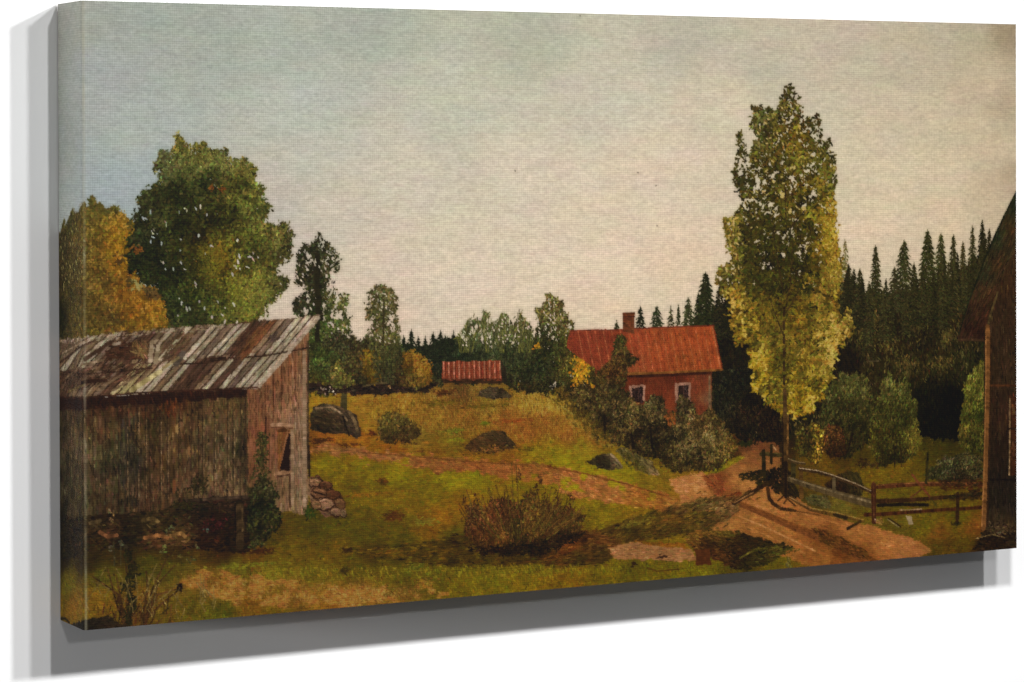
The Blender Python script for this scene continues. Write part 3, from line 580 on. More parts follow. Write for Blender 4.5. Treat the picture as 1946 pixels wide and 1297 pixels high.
# bare earth worn through the grass in front
work(pmask([(330, 1092), (420, 1086), (560, 1104), (700, 1114), (860, 1124), (780, 1142), (640, 1150), (480, 1152), (380, 1130)], 6) & (N_MID > -.05), rgb((138, 98, 62)), 2200, 8, 2.2, 4, 20, .15, MEADOW)
work(pmask([(330, 1092), (560, 1104), (860, 1124), (640, 1150), (400, 1135)], 6), rgb((150, 118, 78)), 420, 5, 1.6, 60, 40, .15, MEADOW)
# ------------------------------------------------------------------ right hand shrubs
SH1 = part('painted_bush', label='large rounded grey green bush right of the tall tree')
crown([(1560, 790), (1566, 740), (1590, 712), (1625, 706), (1650, 720), (1660, 760), (1658, 810), (1640, 850), (1610, 868), (1575, 860), (1558, 830)], [(1600, 730, 80, 78, 50), (1635, 740, 70, 68, 44), (1580, 770, 58, 56, 36), (1620, 790, 50, 48, 30), (1590, 830, 44, 38, 24), (1640, 830, 46, 42, 26), (1650, 770, 62, 60, 38)], SH1, 2200, 6, 1.9, .2, 4, 4, -70, 30, 1.4)
stroke([(1620, 825), (1612, 855), (1606, 864)], 4, 3, (30, 22, 18), SH1)
SH2 = part('painted_bush', label='pointed twin topped bush behind the fence')
crown([(1655, 800), (1662, 770), (1672, 735), (1690, 703), (1700, 735), (1712, 730), (1722, 715), (1730, 745), (1742, 770), (1745, 800), (1752, 835), (1742, 862), (1720, 880), (1670, 885), (1650, 850)], [(1690, 730, 84, 82, 52), (1720, 740, 74, 74, 46), (1680, 780, 64, 62, 38), (1715, 800, 54, 54, 32), (1680, 830, 52, 48, 28), (1740, 835, 92, 84, 44), (1660, 840, 84, 76, 38), (1700, 865, 44, 40, 24)], SH2, 2200, 6, 1.9, .2, 4, 4, -72, 28, 1.4)
for x in (1676, 1699, 1712):
    stroke([(x, 850), (x + 1, 888)], 2.2, 2, (40, 32, 22), SH2)
SH3 = part('painted_bush', label='light green bush beside the dark building at the right edge')
crown([(1820, 840), (1826, 780), (1834, 735), (1850, 700), (1866, 682), (1874, 690), (1874, 862), (1840, 860)], [(1855, 710, 96, 92, 50), (1862, 740, 92, 90, 46), (1840, 770, 86, 84, 44), (1862, 790, 58, 62, 32), (1835, 820, 86, 78, 42), (1855, 840, 56, 56, 30), (1868, 820, 78, 74, 38)], SH3, 1200, 6, 1.8, .2, 4, 3, -75, 25, 1.3)
SH4 = part('painted_bush', label='grey bramble bush behind the fence by the dark building')
crown([(1758, 905), (1775, 885), (1800, 868), (1840, 862), (1868, 866), (1868, 912), (1800, 916), (1765, 915)], [(1800, 890, 84, 80, 54), (1845, 880, 98, 90, 56), (1780, 900, 76, 72, 44), (1850, 905, 62, 52, 34), (1820, 908, 58, 48, 32)], SH4, 900, 6, 1.6, .25, 4, 4, -40, 40, 1.5)
BUSHB = part('painted_bush', label='low brown bush right of the tall tree trunk')
crown([(1562, 815), (1585, 806), (1606, 822), (1608, 860), (1580, 870), (1560, 850)], [(1580, 830, 78, 54, 30), (1600, 850, 62, 42, 24)], BUSHB, 420, 5, 2, .2, 4, 3, -60, 45, 1.2)
BUSHY = part('painted_bush', label='yellow leaved sapling at the foot of the tall tree')
crown([(1508, 830), (1516, 808), (1536, 812), (1548, 800), (1562, 808), (1568, 835), (1562, 870), (1550, 885), (1535, 870), (1512, 865)], [(1520, 815, 112, 96, 46), (1518, 840, 116, 98, 40), (1555, 820, 138, 110, 40), (1555, 850, 150, 114, 40), (1550, 875, 140, 108, 40), (1535, 850, 66, 60, 36), (1530, 825, 54, 50, 34)], BUSHY, 520, 5, 2.6, .2, 4, 4, -70, 40, 1.4, base=.6)
blot(1640, 880, 14, 8, (48, 36, 22), 60, 6, 2.4, SH1); blot(1660, 884, 14, 6, (60, 48, 30), 40, 5, 2.2, SH1)

# ------------------------------------------------------------------ rocks
def rock(poly, ctrl, p, n, ang=15):
    fl = field(ctrl); m = pmask(poly, 2, 1.5)
    fill(m, fl, p, .12); work(m, fl, n, 9, 2.2, ang, 22, .18, p, .04, clip=m)


SWALL = part('painted_stone_wall', label='low dark stone wall running along the far edge of the field')
sw = pmask([(586, 731), (604, 729), (640, 738), (670, 736), (700, 729), (730, 728), (760, 733), (790, 738), (806, 736), (822, 726), (832, 728), (815, 742), (770, 746), (720, 750), (650, 748), (610, 744), (586, 744)], 2, 3)
fill(sw, rgb((44, 32, 26)), SWALL, .2); work(sw, rgb((50, 38, 32)), 480, 7, 2.2, 0, 15, .3, SWALL)
blot(740, 736, 3, 3, (150, 112, 78), 4, 3, 2.4, SWALL); work(pmask([(608, 736), (650, 736), (650, 750), (610, 748)], 1), rgb((150, 132, 112)), 16, 3.5, 2, 70, 30, .2, SWALL)
stroke([(690, 735), (715, 729), (735, 728)], 2.5, 2, (96, 82, 58), SWALL)
R1 = part('painted_boulder', label='big dark rounded boulder right of the barn')
rock([(588, 785), (597, 773), (612, 765), (629, 768), (648, 773), (664, 780), (677, 790), (682, 810), (687, 828), (676, 835), (663, 826), (640, 826), (615, 822), (588, 818)], [(600, 778, 62, 54, 46), (630, 775, 92, 78, 68), (655, 785, 88, 74, 64), (620, 790, 54, 44, 30), (610, 805, 48, 40, 30), (640, 800, 52, 42, 32), (650, 805, 76, 64, 54), (658, 800, 30, 24, 22), (672, 805, 76, 64, 54), (678, 825, 62, 52, 46), (620, 815, 42, 36, 32), (665, 825, 44, 36, 34)], R1, 520)
stroke([(600, 776), (630, 774), (652, 788), (660, 800)], 3.5, 2.5, (118, 100, 84), R1, .2)
stroke([(664, 784), (674, 800), (680, 822)], 6, 5, (92, 78, 62), R1, .2); stroke([(652, 792), (656, 808), (664, 828)], 3, 3, (30, 24, 20), R1, .2); stroke([(600, 800), (625, 806), (648, 806)], 3, 2, (74, 62, 46), R1, .25)
R2 = part('painted_boulder', label='brown mossy rock in the middle of the field')
rock([(880, 850), (896, 836), (915, 826), (932, 820), (956, 818), (970, 832), (980, 848), (960, 856), (930, 860), (890, 858)], [(945, 828, 74, 58, 38), (920, 832, 84, 64, 40), (960, 842, 60, 46, 32), (930, 848, 72, 52, 30), (895, 848, 84, 58, 34), (940, 856, 92, 66, 34)], R2, 380)
blot(930, 855, 40, 8, (104, 74, 38), 90, 5, 2, R2, 10, 30, .25)
R3 = part('painted_boulder', label='small dark stone with a pale right face on the grass')
rock([(1112, 878), (1132, 868), (1142, 862), (1160, 862), (1174, 872), (1186, 889), (1160, 893), (1136, 890), (1128, 882)], [(1140, 872, 52, 44, 30), (1155, 882, 38, 32, 24), (1168, 872, 128, 106, 78), (1178, 884, 100, 82, 56), (1120, 878, 58, 48, 30)], R3, 180)
stroke([(1161, 864), (1172, 874), (1182, 887)], 4, 3, (142, 118, 88), R3, .15)
R4 = part('painted_boulder', label='long flat pale rock at the edge of the hedge')
rock([(1166, 855), (1182, 852), (1210, 862), (1232, 876), (1250, 893), (1254, 901), (1232, 902), (1214, 896), (1196, 876), (1178, 866)], [(1185, 858, 96, 82, 50), (1205, 868, 86, 76, 44), (1230, 880, 118, 98, 64), (1245, 895, 128, 104, 68), (1215, 890, 72, 66, 38)], R4, 260, 35)
work(pmask([(1176, 858), (1200, 866), (1222, 884), (1230, 900), (1205, 896), (1186, 876)], 4) & (N_FINE > -.2), rgb((88, 78, 36)), 130, 6, 2, -60, 40, .2, R4)
R5 = part('painted_boulder', label='low grey brown rock below the little red shed')
rock([(905, 752), (912, 740), (928, 734), (950, 736), (966, 745), (972, 755), (940, 760)], [(925, 742, 86, 72, 54), (945, 750, 60, 48, 38), (960, 752, 80, 68, 48)], R5, 200)
R6 = part('painted_boulder', label='brown boulder standing behind the sloping fence rails')
rock([(1566, 922), (1580, 910), (1593, 900), (1612, 894), (1630, 896), (1638, 918), (1639, 942), (1610, 948), (1585, 940)], [(1590, 912, 56, 38, 24), (1612, 902, 70, 60, 32), (1630, 915, 68, 60, 34), (1600, 930, 42, 28, 20), (1625, 935, 54, 44, 26)], R6, 260, 60)
R7 = part('painted_boulder', label='round grassy tussock stone under the sloping rail')
rock([(1530, 945), (1548, 938), (1570, 944), (1580, 958), (1576, 968), (1555, 962), (1535, 955)], [(1550, 943, 104, 96, 56), (1570, 955, 96, 86, 52), (1550, 955, 60, 54, 32)], R7, 160, 20)
R8 = part('painted_boulder', label='heap of reddish stones against the barn corner')
rock([(580, 915), (590, 908), (604, 905), (616, 914), (632, 926), (646, 940), (656, 962), (656, 982), (620, 984), (602, 968), (588, 950)], [(590, 915, 120, 88, 66), (612, 912, 82, 52, 34), (610, 930, 64, 44, 32), (630, 945, 92, 62, 42), (612, 955, 124, 94, 72), (632, 970, 116, 86, 66), (650, 975, 108, 84, 62), (588, 940, 112, 84, 64), (645, 950, 84, 52, 34)], R8, 380)
stroke([(586, 918), (600, 914), (614, 922), (628, 934)], 4, 3, (140, 106, 82), R8, .15); stroke([(586, 920), (588, 940), (598, 955)], 3.5, 3, (132, 100, 76), R8, .15)
for x, y, rx, ry, c in ((598, 918, 12, 8, (128, 94, 70)), (618, 922, 12, 9, (92, 60, 42)), (606, 938, 15, 10, (112, 78, 56)), (632, 940, 13, 10, (88, 56, 38)), (646, 958, 10, 12, (104, 72, 50)), (618, 958, 15, 12, (136, 102, 78)), (638, 974, 12, 9, (122, 92, 70)), (600, 960, 10, 10, (118, 86, 62)), (652, 976, 7, 8, (112, 88, 66))):
    q_ = [(x + rx * 1.12 * math.cos(a), y + ry * 1.12 * math.sin(a)) for a in np.linspace(0, 6.28, 12)]
    fill(pmask(q_, 1.5, 1), rgb((56, 36, 26)), R8, .2)
    q_ = [(x + rx * math.cos(a), y - 1 + ry * .9 * math.sin(a)) for a in np.linspace(0, 6.28, 12)]
    mq_ = pmask(q_, 1.5, 1)
    fill(mq_, rgb(c), R8, .1); work(mq_, rgb(c), 24, 7, 2, 20, 25, .15, R8, clip=mq_)
    stroke([(x - rx * .6, y - ry * .4), (x, y - ry * .75), (x + rx * .6, y - ry * .4)], 2.2, 2, tuple(min(255, v * 1.25) for v in c), R8, .1)
stroke([(596, 935), (620, 942)], 3, 3, (50, 34, 26), R8)

# bush in the field and the brown bush in front
FB = part('painted_bush', label='low olive bush in the field between two boulders')
crown([(716, 800), (730, 785), (745, 790), (756, 775), (772, 790), (790, 800), (796, 825), (780, 840), (735, 840), (718, 825)], [(735, 800, 104, 88, 42), (765, 800, 96, 80, 42), (750, 825, 68, 58, 34), (780, 825, 86, 66, 36), (760, 838, 72, 48, 28)], FB, 520, 5, 1.8, .26, 5, 5, -70, 35, 2.4, base=.95)
BR = part('painted_bush', label='ragged red brown bush in the centre foreground')
crown([(882, 985), (890, 960), (905, 958), (925, 968), (945, 945), (965, 952), (985, 960), (1005, 935), (1030, 950), (1060, 962), (1085, 965), (1110, 990), (1095, 1018), (1060, 1040), (1010, 1055), (960, 1050), (905, 1042), (885, 1015)],
      [(895, 980, 82, 58, 34), (930, 985, 92, 56, 32), (960, 985, 80, 48, 30), (975, 1000, 58, 56, 28), (1010, 970, 94, 72, 34), (1050, 985, 92, 68, 36), (1090, 995, 90, 66, 34), (920, 1010, 84, 50, 28), (950, 1025, 112, 74, 36), (910, 1030, 92, 62, 32), (990, 1030, 54, 42, 24), (1040, 1015, 58, 40, 24), (1070, 1025, 40, 28, 20), (960, 1045, 44, 32, 20), (1010, 1005, 96, 70, 32), (900, 1045, 48, 36, 22)],
      BR, 2600, 6, 1.8, .26, 6, 6, -72, 35, 2.2, base=.9, hue=.08)
for k in range(46):
    x = 890 + rng.uniform(0, 205); y = 1025 - rng.uniform(0, 20); t = (x - 990) / 110
    L = rng.uniform(50, 110) * (1 - .35 * abs(t))
    stroke([(x * .6 + 990 * .4, y), (x + t * 8, y - L * .6), (x + t * 22 + rng.normal(0, 5), y - L)], 1.6, 1.2, [(86, 58, 32), (104, 76, 38), (74, 52, 30), (92, 78, 36)][k % 4], BR, .2)
for x, y in ((884, 955), (904, 948), (936, 952), (1020, 930), (1036, 945), (1040, 960), (1058, 945), (1064, 960), (1086, 950), (1080, 965), (1026, 915), (985, 905)):
    blot(x, y, 6, 11, (76, 50, 30), 14, 5, 2, BR, -70, 30)
work(pmask([(880, 1035), (960, 1040), (1060, 1022), (1110, 1015), (1090, 1032), (1010, 1058), (900, 1050)], 4), rgb((42, 30, 20)), 360, 8, 2.2, 5, 25, .25, BR)
stroke([(980, 870), (985, 960)], 1.6, 1.8, (98, 74, 34), BR); stroke([(972, 880), (976, 960)], 1.4, 1.6, (92, 74, 34), BR)

# ------------------------------------------------------------------ old barn at the left
BARN = part('painted_barn', label='old weathered plank barn with a collapsing board roof')
bw = pmask([(100, 752), (334, 742), (431, 739), (472, 736), (472, 944), (440, 946), (352, 955), (292, 974), (169, 982), (100, 985)], 0, 1)
bf = field([(112, 800, 66, 58, 46), (115, 900, 58, 54, 44), (112, 970, 48, 44, 34), (140, 780, 74, 62, 48), (160, 850, 84, 74, 58), (150, 950, 68, 60, 46), (190, 820, 78, 62, 46), (230, 850, 62, 60, 44), (250, 880, 54, 52, 46), (220, 940, 72, 60, 46), (280, 820, 74, 60, 42), (300, 880, 76, 58, 42), (290, 950, 72, 54, 42), (340, 820, 84, 66, 48), (350, 900, 80, 62, 48),
            (400, 830, 84, 72, 54), (410, 900, 92, 74, 58), (445, 850, 82, 72, 56), (450, 920, 92, 76, 60), (200, 770, 62, 44, 34), (330, 765, 70, 48, 34), (430, 762, 80, 66, 46), (280, 765, 56, 38, 30), (465, 850, 52, 44, 34)])
fill(bw, bf, BARN, .1)
work(bw, bf, 2600, 22, 5, 90, 3, .14, BARN, .05, clip=bw, patch=.25)
work(bw, bf, 2200, 9, 2, 90, 6, .24, BARN, .06, clip=bw, patch=.3)
work(bw, bf * 1.3, 420, 7, 1.3, 90, 6, .22, BARN, .06, clip=bw)
x = 108.0
while x < 470:
    w = rng.uniform(8, 27)
    stroke([(x, 750), (x + rng.normal(0, .8), 860), (x + rng.normal(0, .8), 978)], 1.3, 1.3, (46, 36, 28), BARN, .35, bw)
    if rng.uniform() < .6:
        stroke([(x + 2.5, 775 + rng.uniform(0, 40)), (x + 2.5, 960 - rng.uniform(0, 60))], 1.4, 1.4, (112, 94, 74), BARN, .3, bw)
    x += w
work(pmask([(228, 790), (262, 790), (262, 960), (232, 960)], 4), rgb((52, 47, 42)), 120, 16, 2, 90, 3, .2, BARN, clip=bw)
sh_ = pmask([(100, 750), (334, 742), (472, 736), (472, 752), (334, 764), (240, 770), (100, 778)], 2, 3)
fill(sh_ & bw, rgb((42, 26, 22)), BARN, .2); work(sh_, rgb((46, 30, 24)), 420, 8, 2, 80, 20, .22, BARN, clip=bw)
work(pmask([(300, 764), (340, 760), (336, 790), (310, 785)], 2), rgb((92, 54, 34)), 40, 9, 2, 88, 10, .2, BARN, clip=bw)

GABLE = part('gable', 'painted_barn', 'sunlit pinkish plank end wall')
gm = pmask([(470, 738), (492, 736), (540, 684), (586, 628), (586, 800), (584, 972), (572, 978), (552, 972), (530, 974), (500, 970), (471, 962)], 0, 1)
gbf = field([(480, 760, 136, 92, 68), (500, 745, 150, 104, 78), (490, 820, 142, 92, 68), (485, 880, 138, 92, 68), (520, 720, 150, 104, 78), (545, 700, 142, 98, 72), (575, 660, 150, 108, 82), (530, 780, 154, 110, 84), (560, 780, 160, 122, 96), (578, 800, 158, 128, 104), (570, 880, 156, 126, 104), (520, 860, 146, 100, 76), (565, 950, 150, 120, 94), (520, 940, 134, 106, 80), (490, 930, 124, 92, 66), (583, 720, 146, 112, 90)])
fill(gm, gbf, GABLE, .06)
work(gm, gbf, 2600, 18, 1.8, 90, 3, .1, GABLE, .04, clip=gm, patch=.08)
work(gm, gbf * .72, 420, 12, 1.3, 90, 3, .15, GABLE, .04, clip=gm)
for x, y0, y1, w in ((504, 735, 870, 2.2), (519, 705, 800, 2), (535, 690, 780, 1.5), (549, 675, 760, 1.4), (561, 660, 760, 1.4), (486, 745, 860, 1.4), (574, 655, 720, 1.6), (511, 790, 900, 1.4), (497, 745, 790, 1.5)):
    stroke([(x, y0), (x + .5, (y0 + y1) / 2), (x, y1)], w, w, (88, 52, 36), GABLE, .2, gm)
stroke([(505, 795), (505, 850)], 3, 2, (52, 30, 24), GABLE, .2)
stroke([(549, 820), (550, 905), (551, 965)], 2.6, 2.6, (74, 52, 40), GABLE, .2)
stroke([(578, 670), (579, 960)], 7, 7, (158, 130, 106), GABLE, .08, gm)
stroke([(585.5, 650), (585.5, 890)], 3, 4, (70, 56, 44), GABLE, .2)
stroke([(587, 848), (588, 905)], 3.5, 4, (42, 30, 24), GABLE, .2)
stroke([(555, 820), (556, 960)], 5, 5, (160, 130, 104), GABLE, .08, gm)
stroke([(517, 808), (536, 807), (556, 810)], 6, 6, (170, 130, 102), GABLE, .1); stroke([(517, 813), (556, 814)], 2, 2, (104, 68, 50), GABLE)
stroke([(522, 902), (538, 898), (552, 897)], 5, 5, (162, 122, 94), GABLE, .1); stroke([(528, 906), (548, 903)], 2, 2, (72, 46, 36), GABLE)
HATCH = part('hatch', 'painted_barn', 'dark doorway hatch half closed by a leaning board')
hm_ = pmask([(526, 815), (551, 815), (549, 894), (528, 893)], 0, 1)
fill(hm_, rgb((122, 80, 48)), HATCH, .1); work(hm_, rgb((124, 82, 50)), 160, 12, 1.6, 100, 6, .12, HATCH, clip=hm_)
fill(pmask([(548, 824), (551, 824), (549, 894), (531, 894), (534, 880)], 0, 1), rgb((42, 26, 24)), HATCH, .15)
fill(pmask([(528, 815), (550, 815), (550, 822), (528, 822)], 0, 1), rgb((84, 54, 32)), HATCH, .15)
stroke([(547, 818), (535, 875)], 2, 2.5, (146, 100, 72), HATCH, .1)

FOUND = part('foundation', 'painted_barn', 'dark rubble stones and shade under the barn')
fm = pmask([(100, 980), (169, 980), (292, 972), (352, 952), (440, 944), (474, 940), (476, 1045), (440, 1050), (330, 1040), (200, 1042), (100, 1070)], 2, 2)
fof = field([(112, 1000, 38, 34, 26), (115, 1050, 36, 34, 22), (150, 1000, 44, 38, 28), (190, 995, 58, 50, 36), (210, 1010, 64, 46, 36), (250, 995, 40, 34, 24), (280, 1000, 62, 54, 36), (320, 1000, 46, 42, 28), (300, 1020, 92, 68, 46), (340, 1018, 84, 66, 44), (240, 1025, 34, 30, 22), (260, 1010, 38, 34, 26), (380, 970, 40, 34, 28), (400, 1000, 42, 28, 26), (430, 960, 52, 40, 34), (440, 1000, 36, 28, 20), (400, 1030, 44, 30, 22), (200, 1030, 48, 40, 24), (460, 1020, 40, 32, 22)])
fill(fm, fof, FOUND, .2); work(fm, fof, 1900, 9, 2.6, 0, 25, .25, FOUND, .06)
for pts, c in (([(175, 985), (210, 980), (240, 982)], (36, 28, 20)), ([(190, 1012), (205, 1020), (222, 1018)], (86, 62, 46)), ([(270, 990), (290, 985), (300, 992)], (76, 66, 46)), ([(275, 1022), (300, 1018), (318, 1022)], (104, 76, 52)), ([(325, 1018), (345, 1014), (352, 1020)], (98, 78, 52)), ([(230, 1030), (240, 1040)], (52, 48, 40)), ([(172, 995), (190, 990)], (66, 58, 44))):
    stroke(pts, 6, 6, tuple(min(255, v * 1.2) for v in c), FOUND, .2)
stroke([(352, 952), (430, 946), (470, 945)], 5, 5, (64, 54, 48), FOUND, .2)
stroke([(455, 958), (457, 1000), (456, 1038)], 15, 13, (60, 50, 38), FOUND, .2); stroke([(460, 960), (461, 1010)], 3, 3, (78, 66, 50), FOUND, .2); stroke([(447, 960), (448, 1035)], 2, 2, (28, 22, 16), FOUND)

ROOF = part('roof', 'painted_barn', 'broken roof of loose silvery boards')
rpoly = [(100, 645), (150, 641), (170, 640), (200, 634), (238, 628), (245, 631), (325, 622), (380, 618), (440, 616), (460, 611), (510, 609), (551, 604), (580, 600), (611, 599), (606, 606), (492, 737), (431, 740), (334, 744), (250, 747), (100, 755)]
rm = pmask(rpoly, 0, 1.6)
bof = field([(120, 660, 124, 104, 86), (150, 700, 98, 76, 60), (120, 730, 84, 66, 52), (220, 670, 76, 54, 42), (250, 690, 72, 52, 42), (200, 720, 88, 68, 54), (170, 650, 140, 118, 98), (290, 640, 128, 106, 88), (350, 650, 110, 88, 72), (330, 710, 110, 88, 66), (420, 650, 140, 120, 98), (480, 640, 96, 62, 46), (400, 720, 74, 52, 44), (560, 630, 150, 128, 106), (450, 720, 130, 110, 88)])
fill(rm, bof * .8, ROOF, .2); work(rm, bof * .85, 2200, 14, 2, -40, 8, .25, ROOF, .05, clip=rm)


def lerp(a, b, s):
    return (a[0] + (b[0] - a[0]) * s, a[1] + (b[1] - a[1]) * s)


E0, E1, M0, M1, K0, K1 = (50, 757), (491, 737), (96, 706), (556, 664), (160, 640), (611, 599)
LIT, PNK, GRY, DRK, RST, YLW, MIDC = (166, 150, 126), (174, 148, 128), (118, 99, 86), (86, 64, 54), (116, 78, 54), (164, 148, 104), (128, 106, 86)
low = [GRY, MIDC, DRK, GRY, DRK, MIDC, GRY, MIDC, GRY, DRK, YLW, YLW, MIDC, LIT, LIT, MIDC, LIT, DRK, DRK, DRK, MIDC, LIT, DRK, LIT, GRY, LIT, LIT, LIT]
hi = [MIDC, LIT, MIDC, LIT, GRY, DRK, GRY, DRK, DRK, MIDC, LIT, GRY, LIT, MIDC, GRY, LIT, LIT, GRY, LIT, LIT, DRK, DRK, RST, MIDC, GRY, LIT, LIT, PNK]


def boards(A0, A1, B0, B1, cols):
    n = len(cols)
    for i, c in enumerate(cols):
        s0, s1 = i / n, (i + .93) / n
        e = [rng.uniform(-.03, .02), rng.uniform(-.02, .03)]
        a, b = lerp(A0, A1, s0), lerp(A0, A1, s1); d, f2 = lerp(B0, B1, s1), lerp(B0, B1, s0)
        q = pmask([lerp(a, f2, e[0]), lerp(b, d, e[0]), lerp(d, b, e[1]), lerp(f2, a, e[1])], 0, .8)
        cc = rgb(c) * rng.uniform(.9, 1.08)
        fill(q, cc, ROOF, .1)
        ang = math.degrees(math.atan2(d[1] - b[1], d[0] - b[0]))
        work(q, cc, max(14, int(q.sum() * .22)), 16, 1.5, ang, 2.5, .16, ROOF, .04, clip=q, patch=.1)
        stroke([b, d], 2.2, 2.2, (60, 44, 36), ROOF, .3, rm | q)


boards(M0, M1, K0, K1, hi)
boards(E0, E1, M0, M1, low)
stroke([(343, 692), (390, 690), (440, 681), (500, 677), (556, 667), (586, 661)], 3, 2.6, (58, 40, 32), ROOF, .25)
work(pmask([(204, 650), (250, 648), (282, 655), (280, 684), (205, 684)], 2), rgb((72, 48, 38)), 260, 9, 2.2, -8, 20, .2, ROOF)
work(pmask([(250, 648), (280, 650), (282, 682), (256, 676)], 2), rgb((118, 96, 66)), 70, 12, 1.6, 70, 25, .2, ROOF)
stroke([(286, 686), (288, 652), (304, 648)], 7, 6, (156, 136, 112), ROOF, .1); stroke([(296, 688), (300, 660)], 8, 7, (160, 142, 116), ROOF, .1); stroke([(292, 680), (296, 656), (310, 636)], 2, 2, (62, 44, 36), ROOF)
work(pmask([(306, 650), (345, 632), (370, 630), (340, 680), (310, 690)], 2), rgb((98, 76, 60)), 160, 12, 1.8, -42, 10, .2, ROOF)
work(pmask([(114, 705), (280, 685), (285, 705), (240, 722), (114, 748)], 3), rgb((86, 64, 52)), 420, 13, 2, -32, 10, .28, ROOF, clip=rm)
stroke([(112, 705), (200, 709), (290, 700)], 2, 2, (58, 40, 34), ROOF, .3)
stroke([(155, 728), (180, 724), (202, 724)], 6, 4, (52, 34, 30), ROOF, .2)
for a, b, c, w in (((155, 694), (197, 685), (138, 116, 94), 4), ((114, 690), (180, 648), (74, 54, 46), 4), ((160, 684), (238, 631), (68, 50, 42), 7), ((118, 672), (165, 648), (150, 128, 106), 3), ((185, 742), (232, 712), (128, 106, 86), 4), ((215, 742), (262, 714), (118, 98, 80), 4), ((124, 720), (165, 690), (120, 100, 80), 3),
                   ((335, 690), (348, 672), (88, 78, 72), 12), ((310, 700), (340, 680), (150, 132, 96), 5), ((216, 655), (228, 652), (172, 152, 130), 5), ((130, 745), (160, 732), (112, 96, 66), 4), ((250, 742), (305, 706), (172, 156, 108), 9)):
    stroke([a, b], w, w * .8, c, ROOF, .15, rm)
work(pmask([(440, 680), (455, 640), (478, 612), (505, 610), (470, 645), (452, 678)], 1), rgb((86, 62, 50)), 180, 14, 1.8, -50, 6, .2, ROOF)
work(pmask([(466, 650), (490, 622), (520, 610), (500, 640), (476, 668), (455, 682)], 1), rgb((116, 78, 54)), 150, 14, 1.8, -48, 6, .18, ROOF)
work(pmask([(396, 681), (430, 676), (425, 683), (400, 687)], 1), rgb((52, 36, 30)), 30, 8, 2, -10, 8, .2, ROOF)
work(pmask([(508, 640), (525, 630), (530, 645), (515, 652)], 2), rgb((92, 78, 72)), 40, 8, 1.8, -45, 8, .15, ROOF)
stroke([(100, 754), (250, 748), (334, 744), (431, 740), (492, 737)], 2.6, 2.6, (58, 36, 30), ROOF, .3)
work(pmask([(100, 640), (170, 637), (325, 620), (440, 613), (440, 622), (325, 632), (170, 648), (100, 652)], 2), rgb((154, 132, 112)), 260, 7, 1.8, -30, 12, .15, ROOF, clip=rm)
stroke([(606, 604), (560, 657), (493, 735)], 5, 5, (170, 150, 128), ROOF, .08)

IVY = part('painted_bush', label='dark leafy climber and weeds at the sunny barn corner')
for k in range(240):
    t = rng.uniform(0, 1)
    blot(497 + rng.normal(0, 9) * (1.1 - t * .6), 940 - t * 118, 2, 2, (62, 56, 34) if rng.uniform() < .6 else (84, 76, 44), 1, 6, 3, IVY, -60, 50)
crown([(470, 935), (482, 915), (505, 908), (520, 925), (528, 960), (536, 985), (520, 1010), (500, 1035), (478, 1040), (472, 1000)], [(485, 930, 66, 60, 38), (510, 930, 72, 64, 42), (500, 960, 40, 42, 26), (480, 970, 34, 36, 22), (520, 985, 52, 50, 26), (495, 1010, 48, 44, 26), (485, 1030, 62, 60, 36)], IVY, 700, 6, 2.6, .22, 4, 4, -60, 45, 1.6)
blot(588, 975, 10, 9, (56, 66, 26), 60, 6, 2.2, IVY, -70, 30)
blot(378, 925, 18, 14, (54, 46, 30), 110, 6, 2.4, IVY, -60, 40); blot(350, 962, 18, 10, (52, 46, 26), 70, 6, 2.4, IVY)
work(pmask([(380, 985), (430, 975), (430, 1005), (385, 1015)], 4), rgb((62, 32, 36)), 60, 5, 2, 0, 60, .25, FOUND)
# weeds along the front left
WEED = part('painted_weed', label='tall dry seed stalks in the lower left corner')
for a, b, c in (((235, 1192), (225, 1130), (176, 1096)), ((240, 1192), (222, 1150), (205, 1082)), ((245, 1192), (244, 1120), (238, 1060)), ((272, 1190), (290, 1120), (318, 1058)), ((268, 1190), (300, 1130), (345, 1118)), ((270, 1190), (280, 1120), (278, 1085)), ((240, 1192), (230, 1140), (222, 1100)), ((280, 1175), (310, 1145), (344, 1118)), ((276, 1190), (300, 1110), (332, 1075))):
    stroke([a, b, c], 4, 1.6, (76, 52, 32), WEED, .25)
for k in range(90):
    blot(250 + rng.normal(0, 40), 1165 + rng.normal(0, 16), 1, 1, (84, 60, 34) if k % 2 else (62, 42, 26), 1, rng.uniform(14, 30), 1.6, WEED, -75 + rng.normal(0, 16), 6)
for y in np.arange(1050, 1192, 3):
    blot(248 + 5 * math.sin(y * .1), y, 10 if 1075 < y < 1125 else 6, 3, (48, 42, 24), 4, 9, 3.2, WEED, -60, 50)
for x, y in ((343, 1118), (340, 1114)):
    blot(x, y, 5, 5, (44, 32, 24), 10, 6, 3, WEED)
for x, y, c in ((208, 975, (150, 122, 84)), (212, 988, (138, 112, 76)), (313, 1038, (138, 130, 82)), (310, 1050, (128, 122, 72)), (326, 1005, (120, 116, 80)), (317, 1011, (118, 112, 76)), (376, 1040, (120, 108, 72)), (360, 1066, (110, 100, 60)), (151, 930, (136, 118, 62)), (150, 945, (116, 104, 56)), (211, 1042, (110, 108, 80)), (228, 1035, (100, 100, 78)), (394, 1010, (100, 108, 92)), (368, 1062, (104, 96, 58)), (150, 990, (84, 84, 48)), (340, 1058, (108, 98, 50))):
    blot(x, y, 5, 5, tuple(v * .82 for v in c), 7, 4, 2.4, WEED, 0, 60)
for x in (216, 229, 217):
    stroke([(x, 1030), (x + 1, 1075)], 1.3, 1.3, (72, 66, 46), WEED, .2)
for k in range(26):
    x = rng.uniform(170, 420); y = rng.uniform(1120, 1180)
    stroke([(x, y), (x + rng.normal(0, 6), y - 18), (x + rng.normal(0, 14), y - rng.uniform(30, 60))], 1.5, 1.1, (124, 104, 62), WEED, .2)
